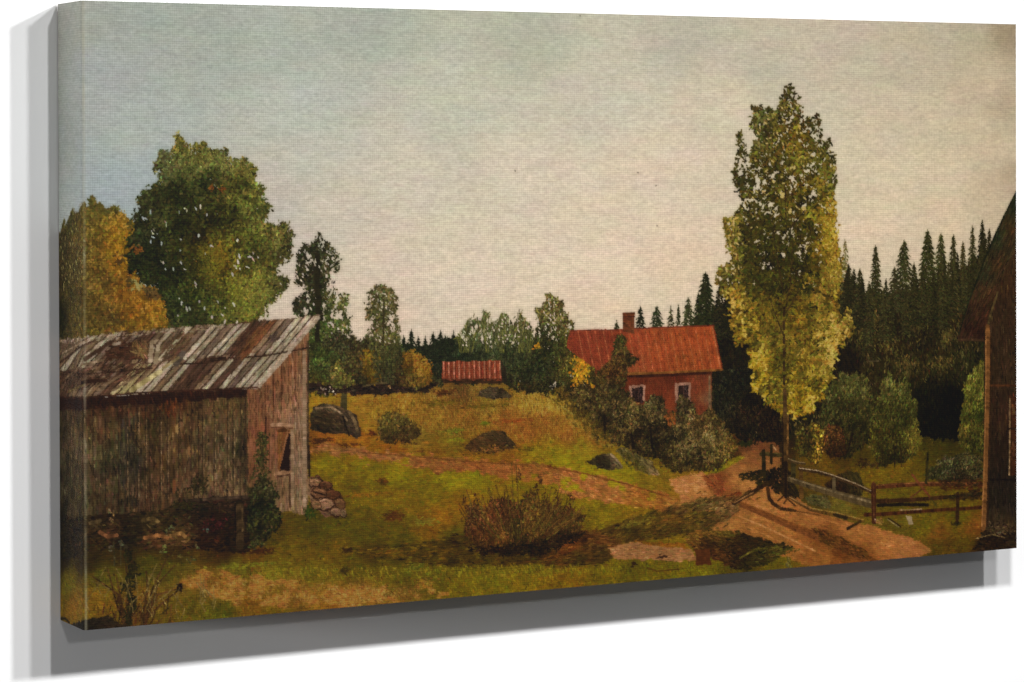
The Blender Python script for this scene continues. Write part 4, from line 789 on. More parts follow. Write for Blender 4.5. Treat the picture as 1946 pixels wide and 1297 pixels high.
R9 = part('painted_boulder', label='dark stone cut off by the lower left corner of the canvas')
rock([(128, 1188), (140, 1184), (160, 1178), (180, 1172), (205, 1171), (220, 1178), (228, 1186), (245, 1192), (245, 1210), (128, 1210)], [(180, 1180, 46, 38, 30), (215, 1180, 62, 48, 36), (160, 1190, 36, 32, 24), (200, 1192, 40, 32, 24)], R9, 160)
stroke([(112, 1176), (124, 1176), (132, 1184)], 5, 4, (48, 40, 26), R9)

# ------------------------------------------------------------------ fence, tall tree
DARKB = rgb((40, 32, 20))
FENCE = part('painted_fence', label='rough log rail fence along the road')
work(pmask([(1405, 902), (1425, 896), (1452, 894), (1460, 908), (1448, 920), (1440, 930), (1435, 912), (1410, 912)], 2), rgb((50, 46, 24)), 190, 8, 2.6, 0, 20, .2, None)
work(pmask([(1452, 895), (1470, 890), (1500, 895), (1505, 925), (1515, 945), (1490, 940), (1470, 930), (1452, 920)], 3), DARKB, 420, 8, 2.8, 40, 40, .22, FENCE)
for pts, w0, w1, c in (([(1394, 958), (1420, 942), (1449, 924), (1470, 915)], 6, 8, (54, 40, 24)), ([(1459, 929), (1462, 948), (1470, 958), (1484, 967), (1512, 971)], 8, 5, (64, 46, 28)), ([(1478, 952), (1490, 942), (1496, 936)], 3, 3, (62, 46, 28)),
                       ([(1490, 957), (1496, 948), (1512, 962)], 3, 3, (72, 52, 34)), ([(1494, 940), (1520, 958), (1542, 970), (1590, 980), (1640, 991)], 6, 4, (82, 62, 38)), ([(1586, 978), (1608, 985)], 7, 7, (46, 38, 24)), ([(1611, 1005), (1622, 999), (1636, 991)], 6, 5, (50, 40, 22)), ([(1515, 972), (1560, 980)], 2.5, 2, (96, 66, 40))):
    stroke(pts, w0, w1, c, None, .15)
stroke([(1395, 956), (1415, 945), (1432, 936)], 2.5, 2, (158, 122, 86), None, .12)
stroke([(1500, 945), (1540, 966), (1590, 975), (1640, 988)], 2, 2, (150, 118, 82), None, .15)


def rail(pts, w0, w1, c, top=None, name='rail'):
    p = part(name, 'painted_fence', None)
    stroke(pts, w0, w1, c, p, .14)
    if top:
        q = [(x, y - w0 * .33) for x, y in pts]
        stroke(q, max(1.4, w0 * .25), max(1.4, w1 * .25), top, p, .15)


rail([(1447, 863), (1466, 864), (1488, 866)], 8, 7, (62, 52, 30), (84, 70, 40))
rail([(1451, 858), (1452, 902)], 8, 8, (50, 42, 26), None, 'post')
rail([(1466, 847), (1466, 880)], 6, 6, (54, 44, 28), None, 'post')
stroke([(1469, 848), (1475, 856)], 2, 2, (160, 128, 92), None)
rail([(1508, 876), (1508, 914)], 10, 10, (62, 54, 32), None, 'post')
rail([(1492, 872), (1515, 880), (1530, 882)], 6, 4, (80, 62, 40), (130, 108, 78))
stroke([(1500, 910), (1520, 945)], 7, 6, (44, 36, 22), FENCE)
rail([(1522, 889), (1523, 945)], 9, 9, (84, 60, 32), None, 'post')
rail([(1500, 911), (1540, 924), (1600, 943), (1657, 958)], 9, 17, (86, 70, 48), (116, 98, 72))
rail([(1519, 892), (1555, 897), (1588, 907), (1625, 921), (1658, 936)], 6, 7, (66, 48, 32), (156, 132, 102))
rail([(1585, 911), (1585, 932)], 8, 8, (100, 84, 62), None, 'post')
rail([(1666, 926), (1700, 923), (1752, 920), (1866, 921)], 8, 8, (88, 52, 32), (116, 76, 48))
rail([(1666, 953), (1720, 951), (1780, 947), (1866, 939)], 8, 7, (66, 44, 28), None)
rail([(1644, 979), (1700, 976), (1764, 971), (1866, 965)], 7, 6, (76, 44, 26), None)
work(pmask([(1785, 914), (1866, 910), (1866, 932), (1790, 930)], 2), rgb((66, 44, 28)), 150, 9, 2.6, 0, 10, .18, None)
work(pmask([(1790, 945), (1866, 930), (1866, 950), (1800, 950)], 2), rgb((48, 38, 24)), 140, 9, 2.6, 0, 15, .2, None)
rail([(1660, 922), (1661, 992)], 11, 10, (74, 44, 28), (96, 60, 40), 'post')
rail([(1820, 938), (1819, 996)], 7, 8, (58, 40, 26), None, 'post')
rail([(1763, 862), (1760, 918)], 5, 5, (52, 46, 26), None, 'post')
rail([(1668, 961), (1710, 959), (1763, 960)], 6, 6, (40, 32, 20), None, 'log')
for a, b, w, c in (((1733, 902), (1768, 946), 4, (106, 62, 40)), ((1754, 928), (1730, 947), 3, (100, 62, 40)), ((1758, 916), (1784, 886), 2.4, (66, 56, 38)), ((1768, 946), (1780, 962), 2, (66, 60, 30)), ((1688, 985), (1712, 1001), 2.5, (52, 38, 22)), ((1686, 987), (1708, 1002), 2, (140, 122, 84)), ((1710, 970), (1752, 968), 2, (146, 118, 88))):
    rail([a, b], w, w, c, None, 'stick')
fill(pmask([(1721, 980), (1731, 979), (1736, 997), (1727, 998)], 0, 1), rgb((152, 132, 102)), part('plank', 'painted_fence'), .08)
blot(1818, 996, 10, 4, (48, 42, 24), 30, 5, 2.4, None)
blot(1670, 992, 10, 4, (140, 104, 80), 18, 6, 2, None)

TALL = part('painted_tree', label='tall slender tree turning yellow beside the road, highest in the picture')
TRUNK = part('trunk', 'painted_tree_tall', None)
stroke([(1490, 560), (1489, 640), (1490, 740), (1492, 800), (1492, 870), (1491, 935)], 6, 14, (74, 54, 32), TRUNK, .12)
stroke([(1497, 760), (1497, 830), (1496, 870)], 3, 4, (112, 80, 46), TRUNK, .15)
stroke([(1487, 765), (1488, 860), (1487, 930)], 3, 4, (46, 34, 22), TRUNK, .15)
stroke([(1493, 880), (1493, 945)], 8, 6, (42, 30, 20), TRUNK, .15)
tallpoly = [(1497, 166), (1500, 156), (1506, 164), (1512, 190), (1522, 205), (1528, 226), (1540, 232), (1552, 222), (1556, 240), (1572, 266), (1578, 290), (1586, 317), (1588, 356), (1590, 400), (1594, 441), (1596, 480), (1604, 518), (1598, 548), (1594, 590), (1602, 612), (1612, 592), (1622, 590), (1622, 634), (1606, 648), (1586, 656), (1595, 683), (1586, 708), (1566, 746), (1540, 786), (1508, 793), (1476, 784), (1454, 760), (1428, 736), (1428, 700), (1424, 672), (1396, 646), (1384, 608), (1384, 574), (1366, 552), (1364, 512), (1376, 508), (1386, 480), (1376, 440), (1376, 416), (1394, 412), (1408, 388), (1394, 356), (1393, 325), (1400, 290), (1404, 254), (1412, 280), (1418, 310), (1430, 280), (1431, 250), (1432, 204), (1446, 202), (1462, 214), (1480, 206), (1490, 188)]
tallf = [(1500, 170, 74, 66, 36), (1500, 215, 78, 68, 34), (1445, 215, 92, 88, 52), (1435, 260, 78, 74, 42), (1480, 250, 82, 72, 34), (1520, 260, 116, 96, 38), (1550, 250, 80, 74, 40), (1570, 290, 92, 84, 42), (1405, 300, 74, 68, 36), (1400, 350, 70, 66, 36), (1440, 320, 86, 76, 34), (1490, 320, 72, 64, 30), (1540, 320, 92, 84, 38), (1580, 340, 104, 94, 44),
         (1420, 390, 76, 70, 34), (1460, 390, 72, 64, 28), (1500, 380, 88, 78, 34), (1530, 350, 118, 98, 38), (1545, 380, 76, 70, 32), (1570, 400, 146, 120, 44), (1585, 440, 156, 128, 46), (1385, 430, 128, 110, 52), (1400, 450, 92, 84, 42), (1440, 430, 66, 60, 28), (1490, 440, 64, 58, 26), (1540, 440, 78, 70, 30), (1565, 470, 142, 116, 42), (1590, 490, 140, 114, 46),
         (1390, 490, 112, 98, 46), (1420, 490, 60, 56, 26), (1470, 500, 54, 50, 22), (1510, 500, 58, 54, 24), (1550, 520, 104, 90, 38), (1590, 530, 132, 110, 48), (1375, 530, 104, 94, 50), (1395, 560, 158, 128, 52), (1430, 540, 66, 60, 28), (1480, 540, 56, 52, 24), (1520, 550, 106, 88, 36), (1560, 560, 120, 100, 44), (1590, 580, 140, 114, 48),
         (1400, 600, 164, 132, 54), (1450, 590, 118, 98, 38), (1430, 615, 146, 118, 44), (1490, 590, 84, 74, 30), (1515, 600, 130, 104, 38), (1550, 610, 122, 102, 44), (1610, 615, 164, 136, 64), (1580, 640, 156, 128, 54), (1420, 650, 160, 130, 48), (1470, 640, 98, 86, 38), (1520, 650, 124, 102, 42), (1560, 680, 150, 124, 52), (1440, 690, 148, 122, 42),
         (1490, 690, 104, 90, 38), (1520, 700, 146, 118, 44), (1585, 690, 160, 134, 60), (1440, 735, 160, 132, 40), (1480, 740, 132, 110, 38), (1530, 745, 146, 120, 40), (1500, 775, 140, 112, 36), (1535, 775, 160, 130, 44)]
tallpoly = [(1494 + (x - 1494) * .965, y) for x, y in tallpoly]
tm, tfl = crown(tallpoly, tallf, TALL, 11000, 9, 3.6, .2, 2.5, 6, -25, 55, 1.6, hue=.06, base=.5, patch=.36, openness=np.interp(GY, [0, 330, 480, 600], [.12, -.16, -.8, -1.05]).astype(np.float32))
up_ = pmask([(1390, 250), (1500, 160), (1590, 300), (1590, 400), (1390, 400)], 3)
peep(up_ & tm, 46, 6, 20, sky0, TALL)
peep(pmask([(1375, 410), (1440, 400), (1440, 500), (1375, 540)], 3) & tm, 30, 6, 50, sky0, TALL)
for x, y, s in ((1486, 371, 11), (1503, 402, 9), (1528, 398, 9), (1470, 437, 9), (1452, 365, 7), (1434, 472, 7), (1534, 470, 6), (1508, 318, 8), (1470, 345, 6), (1475, 255, 8)):
    blot(x, y, s * .5, s * .4, tuple(sky0[300, 1200] * 250), 5, s * .8, s * .5, TALL, -20, 30, .05)
# leaves that stand free of the edge
X, Y = pick(pmask(tallpoly, 14, 8) & ~tm, 420)
iy = Y.clip(0, BH - 1).astype(int); ix = X.clip(0, BW - 1).astype(int)
dabs(X, Y, rng.uniform(4, 9, len(X)), rng.uniform(2, 4, len(X)), rng.normal(-.4, .8, len(X)), tint(tfl[iy, ix] * .9, .2, .06), TALL)
dkm = pmask([(1410, 420), (1560, 420), (1560, 545), (1500, 600), (1420, 560)], 8, 5) & tm & (N_MID > -.1)
work(dkm, rgb((66, 60, 28)), 1100, 9, 3.6, -25, 45, .22, TALL)
work(pmask([(1410, 560), (1580, 560), (1560, 770), (1440, 770)], 6) & tm & (N_MID2 > .25), rgb((104, 90, 38)), 800, 9, 3.6, -25, 45, .22, TALL)
lowm = pmask([(1430, 560), (1600, 560), (1600, 700), (1500, 790), (1430, 740)], 4) & tm
work(lowm & (N_MID2 < .2), tfl * 1.08, 800, 8, 3.4, -20, 50, .14, TALL, patch=.35)
work(pmask([(1560, 380), (1596, 440), (1600, 540), (1575, 560), (1550, 480)], 3) & tm, tfl * 1.1, 420, 7, 3, -20, 50, .14, TALL)
for x, y, a_, b_ in ((1404, 262, 4, 10), (1408, 285, 5, 12), (1400, 315, 8, 14), (1396, 345, 7, 12), (1438, 208, 10, 5), (1433, 228, 7, 9), (1462, 212, 7, 6), (1536, 236, 9, 5), (1556, 235, 5, 9), (1574, 275, 6, 8), (1584, 305, 5, 10), (1588, 345, 4, 10), (1378, 422, 7, 8), (1382, 440, 8, 9), (1368, 516, 6, 7), (1364, 535, 6, 8), (1374, 556, 7, 7), (1612, 596, 8, 6), (1618, 620, 6, 9), (1500, 172, 6, 10)):
    blot(x, y, a_, b_, (82, 74, 40) if y < 420 else (118, 102, 48), 16, 8, 3, TALL, -30, 50, .22)
for x, y in ((1500, 161), (1493, 165), (1508, 168), (1496, 180), (1510, 178), (1484, 187), (1518, 186), (1506, 190), (1446, 200), (1462, 208), (1432, 206), (1552, 220), (1404, 258), (1574, 265), (1583, 298)):
    blot(x, y, 3, 2, (66, 60, 36), 3, 9, 3.2, TALL, rng.uniform(-50, 30), 30)
for pts in ([(1490, 560), (1478, 500), (1470, 440)], [(1490, 600), (1502, 540), (1506, 470)], [(1490, 640), (1470, 590), (1462, 560)], [(1492, 360), (1494, 420), (1494, 470)], [(1505, 430), (1530, 400)], [(1490, 600), (1515, 560), (1520, 540)]):
    stroke(pts, 2.6, 1.4, (66, 50, 32), TALL, .2)
for y0 in range(585, 780, 26):
    stroke([(1490, y0), (1490, y0 + 15)], 4, 5, (62, 46, 30), TRUNK, .2)
stroke([(1491, 742), (1492, 800)], 8, 10, (78, 58, 36), TRUNK, .15)

# ------------------------------------------------------------------ dark building cut by the right edge
FARM = part('painted_farmhouse', label='dark timber building cut off by the right edge of the canvas')
fw = pmask([(1960, 400), (1932, 450), (1895, 552), (1880, 595), (1870, 640), (1868, 1030), (1960, 1060)], 0, 1)
fwf = field([(1905, 600, 56, 40, 28), (1925, 550, 60, 42, 28), (1920, 700, 58, 42, 30), (1895, 700, 52, 38, 26), (1925, 800, 56, 38, 28), (1895, 850, 44, 32, 24), (1895, 930, 38, 30, 24), (1925, 950, 42, 34, 28), (1900, 1000, 62, 48, 34), (1925, 1020, 58, 46, 32), (1890, 1035, 40, 28, 20)])
fill(fw, fwf, FARM, .12); work(fw, fwf, 1500, 14, 1.8, 88, 5, .2, FARM, .05, clip=fw)
work(pmask([(1868, 985), (1950, 1000), (1950, 1060), (1860, 1035)], 2), fwf, 260, 8, 2.4, 5, 25, .3, FARM)
stroke([(1882, 733), (1932, 733)], 4, 4, (74, 46, 28), FARM, .15); stroke([(1882, 912), (1932, 912)], 4, 4, (30, 22, 18), FARM, .15)
blot(1900, 1013, 16, 4, (92, 74, 52), 18, 7, 2, FARM)
work(pmask([(1862, 1020), (1932, 1012), (1932, 1050), (1850, 1045)], 2), rgb((42, 30, 20)), 240, 10, 2.4, 8, 15, .25, FARM)
stroke([(1855, 1024), (1885, 1016), (1910, 1022)], 2, 2, (104, 84, 54), FARM, .2)
FROOF = part('roof', 'painted_farmhouse', 'overhanging eave with reddish boards under it')
fro = pmask([(1960, 320), (1932, 362), (1912, 402), (1890, 447), (1872, 490), (1856, 532), (1840, 575), (1830, 602), (1818, 640), (1822, 648), (1872, 648), (1878, 600), (1896, 552), (1932, 465), (1960, 400)], 0, 1.5)
frf = field([(1925, 385, 52, 44, 26), (1895, 450, 54, 46, 28), (1870, 520, 56, 42, 26), (1840, 600, 60, 36, 24), (1920, 450, 66, 42, 26), (1900, 510, 78, 46, 28), (1880, 560, 82, 46, 28), (1860, 600, 78, 40, 26), (1850, 630, 58, 28, 20), (1840, 645, 74, 42, 28), (1925, 440, 84, 50, 28)])
fill(fro, frf, FROOF, .12); work(fro, frf, 1500, 15, 1.8, 118, 6, .2, FROOF, .06, clip=fro)
stroke([(1932, 364), (1912, 404), (1890, 449), (1872, 492), (1856, 534), (1840, 577), (1822, 636)], 4, 3, (44, 36, 22), FROOF, .2)
stroke([(1822, 646), (1870, 647)], 4, 4, (84, 48, 32), FROOF, .15); stroke([(1896, 556), (1885, 590), (1876, 622)], 4, 5, (96, 62, 36), FROOF, .15)
CPOST = part('corner_post', 'painted_farmhouse', 'sunlit orange brown corner board')
stroke([(1877, 622), (1877, 720), (1874, 850), (1871, 950), (1869, 1004)], 10, 11, (118, 80, 48), CPOST, .1)
stroke([(1874, 640), (1873, 750), (1870, 900), (1866, 1000)], 2.4, 2.4, (150, 104, 64), CPOST, .12)
stroke([(1882.5, 640), (1882, 760), (1879, 900), (1876, 1000)], 2.4, 2.4, (60, 40, 26), CPOST, .12)
FWIN = part('window', 'painted_farmhouse', None)
fill(pmask([(1918, 752), (1950, 752), (1950, 905), (1917, 903)], 0, 1), rgb((70, 42, 28)), FWIN, .2)
stroke([(1919, 758), (1919, 830), (1918, 903)], 3, 3, (136, 110, 80), FWIN, .2)
stroke([(1918, 815), (1932, 815)], 3, 3, (60, 40, 28), FWIN, .2)
for y in (775, 850):
    blot(1925, y, 5, 20, (96, 66, 46), 12, 10, 2, FWIN, 85, 8)

# ------------------------------------------------------------------ finish of the picture
def soft(a, k):
    b = a.copy()
    b[1:] += a[:-1]; b[:-1] += a[1:]; b[0] += a[0]; b[-1] += a[-1]
    b /= 3
    c = b.copy()
    c[:, 1:] += b[:, :-1]; c[:, :-1] += b[:, 1:]; c[:, 0] += b[:, 0]; c[:, -1] += b[:, -1]
    return a * (1 - k) + c / 3 * k


# pigments of the finished picture: deep warm shadows, little blue, motif by motif
gain = np.ones((BH, BW, 3), np.float32)
for k_, g_ in {MEADOW: (1.15, 1.08, .84), TRACK: (1.0, .95, .9), ROAD: (1.02, .95, .86), PATCH: (.98, .94, .86), SH1: (1.18, 1.15, 1.0), SH2: (1.18, 1.15, .97), SH3: (1.12, 1.1, .97), SH4: (.85, .85, .85), R1: (1.1, 1.05, .95), TALL: (.93, .93, .9), BARN: (1.1, 1.05, .98), COT: (.9, 1.03, 1.02), CROOF: (.94, 1.06, 1.1), BUSHY: (.85, .85, .85), SHEDR: (.95, 1.1, 1.08), GABLE: (.93, .92, .89), FROOF: (.88, 1.12, 1.25), DARK: (1.2, 1.15, 1.0), CTR: (1.05, 1.05, 1.0), VINE: (1.1, 1.05, .95), BIG: (1.02, 1.0, .96),
               FARM: (1.08, 1.1, 1.15), FOR_R: (1.15, 1.08, .95), HEDGE: (1.12, 1.05, .95), YEL2: (.95, .9, .9), YEL1: (.95, .9, .9), YARD: (.88, .85, .8), FOUND: (1.08, 1.0, .92), AUT: (.98, .97, .92), ROOF: (1.0, .98, .95)}.items():
    gain[pid == k_] = g_
notsky = np.clip((.62 - buf.mean(-1)) / .12, 0, 1)[..., None] * (pid != SKY)[..., None]
bp_ = np.array([15, 16, 21], np.float32) / 255
graded = np.clip((buf * gain - bp_) / (1 - bp_), .02, 1)
buf = buf + (graded - buf) * notsky
for k_, c_ in ((TALL, (176, 148, 72)), (AUT, (184, 136, 60)), (MEADOW, (158, 136, 62)), (YEL2, (150, 116, 48)), (YEL1, (140, 116, 46))):
    m_ = pid == k_; v_ = buf[m_]; c_ = rgb(c_)
    buf[m_] = np.where(v_ > c_, c_ + (v_ - c_) * .25, v_)
mean_ = buf
for _ in range(7):
    mean_ = soft(mean_, 1)
calm = np.ones((BH, BW), np.float32)
for k_, g_ in {SKY: .7, MEADOW: .72, TRACK: .7, ROAD: .8, ROOF: .74, BARN: .8, GABLE: .75, TALL: .95, CROOF: .7, COT: .75, AUT: .8, HEDGE: .85, SPOP: .9}.items():
    calm[pid == k_] = g_
buf = mean_ + (buf - mean_) * calm[..., None]
buf = soft(buf, .25)
buf *= (1 + .035 * noise(9, 3, 2) + .02 * noise(2.2, 2.2, 1))[..., None]
buf = np.clip(buf, .012, 1)
# highlight along the folded edge, painted in as paler, worn pigment
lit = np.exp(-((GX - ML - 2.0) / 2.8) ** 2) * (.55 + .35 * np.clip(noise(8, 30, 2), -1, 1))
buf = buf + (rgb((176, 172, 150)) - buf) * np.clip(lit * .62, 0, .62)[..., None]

PIGMENT = 0.65
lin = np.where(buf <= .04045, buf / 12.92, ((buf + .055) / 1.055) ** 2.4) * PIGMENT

# ================================================================== MATERIALS
def nodes(name):
    m = bpy.data.materials.new(name); m.use_nodes = True
    nt = m.node_tree
    return m, nt, nt.nodes['Principled BSDF']


def cloth_material():
    m, nt, b = nodes('printed_canvas')
    N, Lk = nt.nodes, nt.links
    at = N.new('ShaderNodeAttribute'); at.attribute_name = 'pigment'
    uv = N.new('ShaderNodeAttribute'); uv.attribute_name = 'cloth'      # flat position on the cloth, metres
    outs = []
    for sx, sy in ((170, 640), (560, 160)):
        mp = N.new('ShaderNodeMapping'); mp.inputs['Scale'].default_value = (sx, sy, 1)
        nz = N.new('ShaderNodeTexNoise'); nz.inputs['Scale'].default_value = 1; nz.inputs['Detail'].default_value = 2
        Lk.new(uv.outputs['Vector'], mp.inputs['Vector']); Lk.new(mp.outputs['Vector'], nz.inputs['Vector'])
        outs.append(nz.outputs['Fac'])
    for sx, sy in ((0, 1), (1, 0)):
        wv = N.new('ShaderNodeTexWave'); wv.wave_type = 'BANDS'; wv.bands_direction = 'Y' if sy else 'X'
        wv.inputs['Scale'].default_value = 155; wv.inputs['Distortion'].default_value = 1.2; wv.inputs['Detail'].default_value = 1; wv.inputs['Detail Scale'].default_value = .4
        Lk.new(uv.outputs['Vector'], wv.inputs['Vector']); outs.append(wv.outputs['Fac'])

    def add(a, b2, wa, wb):
        x = N.new('ShaderNodeMath'); x.operation = 'MULTIPLY'; x.inputs[1].default_value = wa; Lk.new(a, x.inputs[0])
        y = N.new('ShaderNodeMath'); y.operation = 'MULTIPLY_ADD'; y.inputs[1].default_value = wb; Lk.new(b2, y.inputs[0]); Lk.new(x.outputs[0], y.inputs[2])
        return y.outputs[0]
    weave = add(add(outs[0], outs[1], .36, .26), add(outs[2], outs[3], .22, .16), 1, 1)   # 0..1, mean .5
    mr = N.new('ShaderNodeMapRange'); mr.inputs['From Min'].default_value = .2; mr.inputs['From Max'].default_value = .8
    mr.inputs['To Min'].default_value = .79; mr.inputs['To Max'].default_value = 1.21
    Lk.new(weave, mr.inputs['Value'])
    mul = N.new('ShaderNodeVectorMath'); mul.operation = 'SCALE'
    Lk.new(at.outputs['Color'], mul.inputs[0]); Lk.new(mr.outputs[0], mul.inputs['Scale'])
    Lk.new(mul.outputs['Vector'], b.inputs['Base Color'])
    bp = N.new('ShaderNodeBump'); bp.inputs['Strength'].default_value = .35; bp.inputs['Distance'].default_value = .0006
    Lk.new(weave, bp.inputs['Height']); Lk.new(bp.outputs['Normal'], b.inputs['Normal'])
    b.inputs['Roughness'].default_value = .78; b.inputs['Specular IOR Level'].default_value = .12
    return m


CLOTH = cloth_material()


def plaster():
    m, nt, b = nodes('white_wall_paint')
    N, Lk = nt.nodes, nt.links
    tc = N.new('ShaderNodeTexCoord')
    nz = N.new('ShaderNodeTexNoise'); nz.inputs['Scale'].default_value = 420; nz.inputs['Detail'].default_value = 3
    Lk.new(tc.outputs['Object'], nz.inputs['Vector'])
    bp = N.new('ShaderNodeBump'); bp.inputs['Strength'].default_value = .04; bp.inputs['Distance'].default_value = .0005
    Lk.new(nz.outputs['Fac'], bp.inputs['Height']); Lk.new(bp.outputs['Normal'], b.inputs['Normal'])
    b.inputs['Base Color'].default_value = (.86, .86, .86, 1)
    b.inputs['Roughness'].default_value = .9; b.inputs['Specular IOR Level'].default_value = .1
    return m


def wood():
    m, nt, b = nodes('pine_stretcher')
    N, Lk = nt.nodes, nt.links
    tc = N.new('ShaderNodeTexCoord'); mp = N.new('ShaderNodeMapping'); mp.inputs['Scale'].default_value = (6, 60, 60)
    nz = N.new('ShaderNodeTexNoise'); nz.inputs['Detail'].default_value = 4
    rp = N.new('ShaderNodeValToRGB'); rp.color_ramp.elements[0].color = (.42, .28, .15, 1); rp.color_ramp.elements[1].color = (.62, .46, .28, 1)
    Lk.new(tc.outputs['Object'], mp.inputs['Vector']); Lk.new(mp.outputs['Vector'], nz.inputs['Vector']); Lk.new(nz.outputs['Fac'], rp.inputs['Fac']); Lk.new(rp.outputs['Color'], b.inputs['Base Color'])
    b.inputs['Roughness'].default_value = .7
    return m


# ================================================================== OBJECTS
def mesh_obj(name, verts, faces, mat, parent=None, col=None, cloth=None, smooth=False):
    me = bpy.data.meshes.new(name)
    verts = np.asarray(verts, np.float32); faces = np.asarray(faces, np.int32)
    me.vertices.add(len(verts)); me.vertices.foreach_set('co', verts.ravel())
    me.loops.add(faces.size); me.loops.foreach_set('vertex_index', faces.ravel())
    me.polygons.add(len(faces)); me.polygons.foreach_set('loop_start', np.arange(0, faces.size, faces.shape[1], dtype=np.int32))
    if smooth:
        me.polygons.foreach_set('use_smooth', np.ones(len(faces), bool))
    me.update(calc_edges=True)
    if col is not None:
        a = me.color_attributes.new('pigment', 'FLOAT_COLOR', 'POINT')
        a.data.foreach_set('color', np.c_[col, np.ones(len(col))].astype(np.float32).ravel())
        a = me.attributes.new('cloth', 'FLOAT_VECTOR', 'POINT')
        a.data.foreach_set('vector', np.asarray(cloth, np.float32).ravel())
    me.materials.append(mat)
    o = bpy.data.objects.new(name, me); COL.objects.link(o)
    o.parent = parent
    return o


canvas = bpy.data.objects.new('canvas_print', None); COL.objects.link(canvas)
canvas.empty_display_size = .1
canvas['label'] = 'wide stretched canvas print of a farm landscape painting hanging on the white wall'
canvas['category'] = 'canvas print'

# position of every lattice point of the folded cloth; the fold has a small radius
RAD = .0035
GAP = .0012
s = (GX.astype(np.float64) - ML) / PPM                # along the unfolded cloth, 0 at the corner
a0 = RAD * (2 - math.pi / 2) / 1.0
xx = np.where(s >= RAD, s, 0.0); yy = np.where(s >= RAD, -DEP, 0.0)
arc = (s < RAD) & (s > -RAD)
th = (RAD - s) / (2 * RAD) * math.pi / 2
xx = np.where(arc, RAD - RAD * np.sin(th), xx); yy = np.where(arc, -DEP + RAD - RAD * np.cos(th), yy)
xx = np.where(s <= -RAD, 0.0, xx); yy = np.where(s <= -RAD, -DEP - s, yy)
yy = np.minimum(yy, -GAP)
zz = HGT - GY.astype(np.float64) / PPM
zz[-1] = 0.0
POS = np.stack([xx, yy, zz], -1)
CL = np.stack([s + 1, zz, np.zeros_like(zz)], -1)
fold = ML + int(math.ceil(RAD * PPM)) + 1             # first lattice column on the flat front
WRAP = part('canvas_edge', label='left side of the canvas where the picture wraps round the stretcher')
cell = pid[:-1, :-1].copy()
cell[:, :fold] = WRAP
# give back specks so each motif stays in sizeable pieces
ids = np.arange(BH * BW).reshape(BH, BW)
q0 = ids[:-1, :-1]; q1 = ids[1:, :-1]; q2 = ids[1:, 1:]; q3 = ids[:-1, 1:]
made = {}
P3 = POS.reshape(-1, 3); L3 = lin.reshape(-1, 3); C3 = CL.reshape(-1, 3)
for k in range(1, len(PARTS)):
    msk = cell == k
    if not msk.any():
        continue
    fc = np.stack([q0[msk], q1[msk], q2[msk], q3[msk]], 1)
    u, inv = np.unique(fc.ravel(), return_inverse=True)
    d = PARTS[k]
    par = canvas
    if d['parent']:
        par = TALLOBJ if d['parent'] == 'painted_tree_tall' else made[d['parent']]
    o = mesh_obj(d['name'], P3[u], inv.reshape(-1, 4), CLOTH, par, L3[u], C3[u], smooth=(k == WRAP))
    if k == TALL:
        TALLOBJ = o
    if d['label']:
        o['label'] = d['label']
    if d['kind']:
        o['kind'] = d['kind']
    made.setdefault(d['name'], o)

# the other wrapped sides (cloth over the stretcher bars) and the bars behind
strips = []
nx = 200


def side_strip(a, b, ca):
    """cloth from front edge a->b back to the wall, coloured like the edge of the picture"""
    n = len(ca)
    t = np.linspace(0, 1, n)[:, None]
    fr = np.asarray(a) * (1 - t) + np.asarray(b) * t
    bk = fr.copy(); bk[:, 1] = -GAP
    v = np.vstack([fr, bk]); i = np.arange(n - 1)
    f = np.stack([i, i + 1, i + 1 + n, i + n], 1)
    cl = np.vstack([np.c_[fr[:, 0], fr[:, 2], fr[:, 1] * 0], np.c_[fr[:, 0], fr[:, 2] + DEP, fr[:, 1] * 0]])
    return v, f, np.vstack([ca, ca]), cl


xs = np.arange(ML, BW, 3)
for a, b, ca in (((RAD, -DEP, HGT), (WID, -DEP, HGT), lin[0, xs]), ((WID, -DEP, 0), (RAD, -DEP, 0), lin[-1, xs][::-1]), ((WID, -DEP, HGT), (WID, -DEP, 0), lin[::3, -1])):
    v, f, c, cl = side_strip(a, b, ca)
    mesh_obj('canvas_edge', v, f, CLOTH, canvas, c, cl)


def box(x0, x1, y0, y1, z0, z1):
    v = [(x, y, z) for x in (x0, x1) for y in (y0, y1) for z in (z0, z1)]
    f = [(0, 1, 3, 2), (4, 6, 7, 5), (0, 4, 5, 1), (2, 3, 7, 6), (0, 2, 6, 4), (1, 5, 7, 3)]
    return v, f


WOOD = wood()
B, e = .045, .002
for x0, x1, z0, z1 in ((e, B, e, HGT - e), (WID - B, WID - e, e, HGT - e), (B + .0003, WID - B - .0003, e, B), (B + .0003, WID - B - .0003, HGT - B, HGT - e)):
    v, f = box(x0, x1, -DEP + .004, -GAP - .0008, z0, z1)
    mesh_obj('stretcher_bar', v, f, WOOD, canvas)

wall = mesh_obj('wall', [(-5, 0, -2), (6, 0, -2), (6, 0, 3), (-5, 0, 3)], [(0, 1, 2, 3)], plaster())
wall['kind'] = 'structure'; wall['label'] = 'plain white gallery wall behind the canvas'

# ================================================================== LIGHT
L_OUT, L_MID, L_FRONT, L_SIDE = 7.3, 4.0, .7, 6.2
from mathutils import Vector


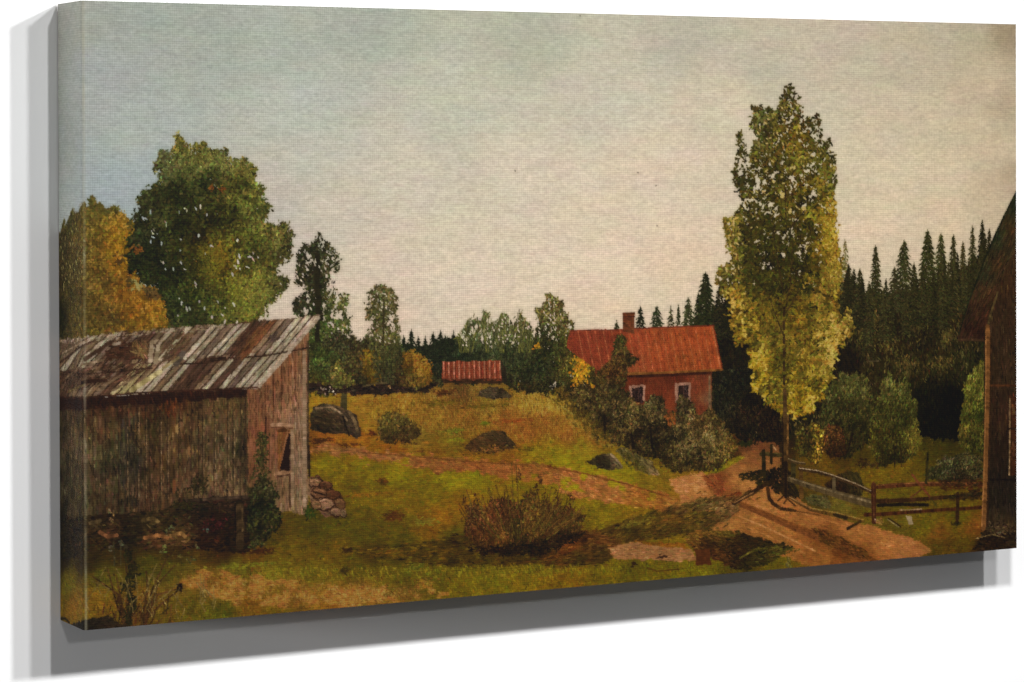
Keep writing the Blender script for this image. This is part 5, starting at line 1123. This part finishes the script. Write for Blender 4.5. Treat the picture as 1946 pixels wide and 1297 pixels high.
def lamp(name, loc, aim, power, size):
    """a round lamp pointed at aim"""
    l = bpy.data.lights.new(name, 'AREA'); l.shape = 'DISK'; l.size = size; l.energy = power
    l.use_nodes = True
    nt = l.node_tree; em = nt.nodes['Emission']
    fo = nt.nodes.new('ShaderNodeLightFalloff'); fo.inputs['Strength'].default_value = 1
    nt.links.new(fo.outputs['Constant'], em.inputs['Strength'])
    o = bpy.data.objects.new(name, l); COL.objects.link(o); o.location = loc
    o.rotation_euler = (Vector(aim) - Vector(loc)).to_track_quat('-Z', 'Y').to_euler()
    return o


# three lamps of the row above, the outer two turned across towards the far end of the canvas
lamp('gallery_or_fill_lamp', (.88, -1.26, .96), (-1.3, 0, .2), L_OUT, .11)
lamp('gallery_or_fill_lamp', (.55, -1.26, .96), (.55, 0, .2), L_MID, .11)
lamp('gallery_or_fill_lamp', (.18, -1.26, .96), (2.3, 0, .2), L_OUT, .11)
lamp('gallery_or_fill_lamp', (-.45, -3.86, 1.3), (.5, 0, .25), L_FRONT, .20)
lamp('gallery_or_fill_lamp', (-4.0, -.52, .4), (0, 0, .27), L_SIDE, .5)  # added fill with no visible source, brightens the left side of the canvas

w = bpy.data.worlds.new('World'); sc.world = w; w.use_nodes = True
w.node_tree.nodes['Background'].inputs[0].default_value = (1, 1, 1, 1)
w.node_tree.nodes['Background'].inputs[1].default_value = .075

# ================================================================== CAMERA AND OUTPUT
cam = bpy.data.cameras.new('camera'); co = bpy.data.objects.new('camera', cam); COL.objects.link(co)
from mathutils import Matrix
r, f_, u_ = RM[:, 0], RM[:, 1], RM[:, 2]
co.matrix_world = Matrix(((r[0], u_[0], -f_[0], CAM[0]), (r[1], u_[1], -f_[1], CAM[1]), (r[2], u_[2], -f_[2], CAM[2]), (0, 0, 0, 1)))
cam.sensor_width = 36; cam.lens = F / 1946 * 36
cam.shift_x = (973 - CX) / 1946
cam.shift_y = (CY - 648.5) / 1946
cam.clip_end = 100
sc.camera = co
sc.view_settings.view_transform = 'Standard'; sc.view_settings.look = 'None'
sc.view_settings.exposure = 0; sc.view_settings.gamma = 1
sc.view_settings.use_curve_mapping = False
sc.render.filter_size = 1.15
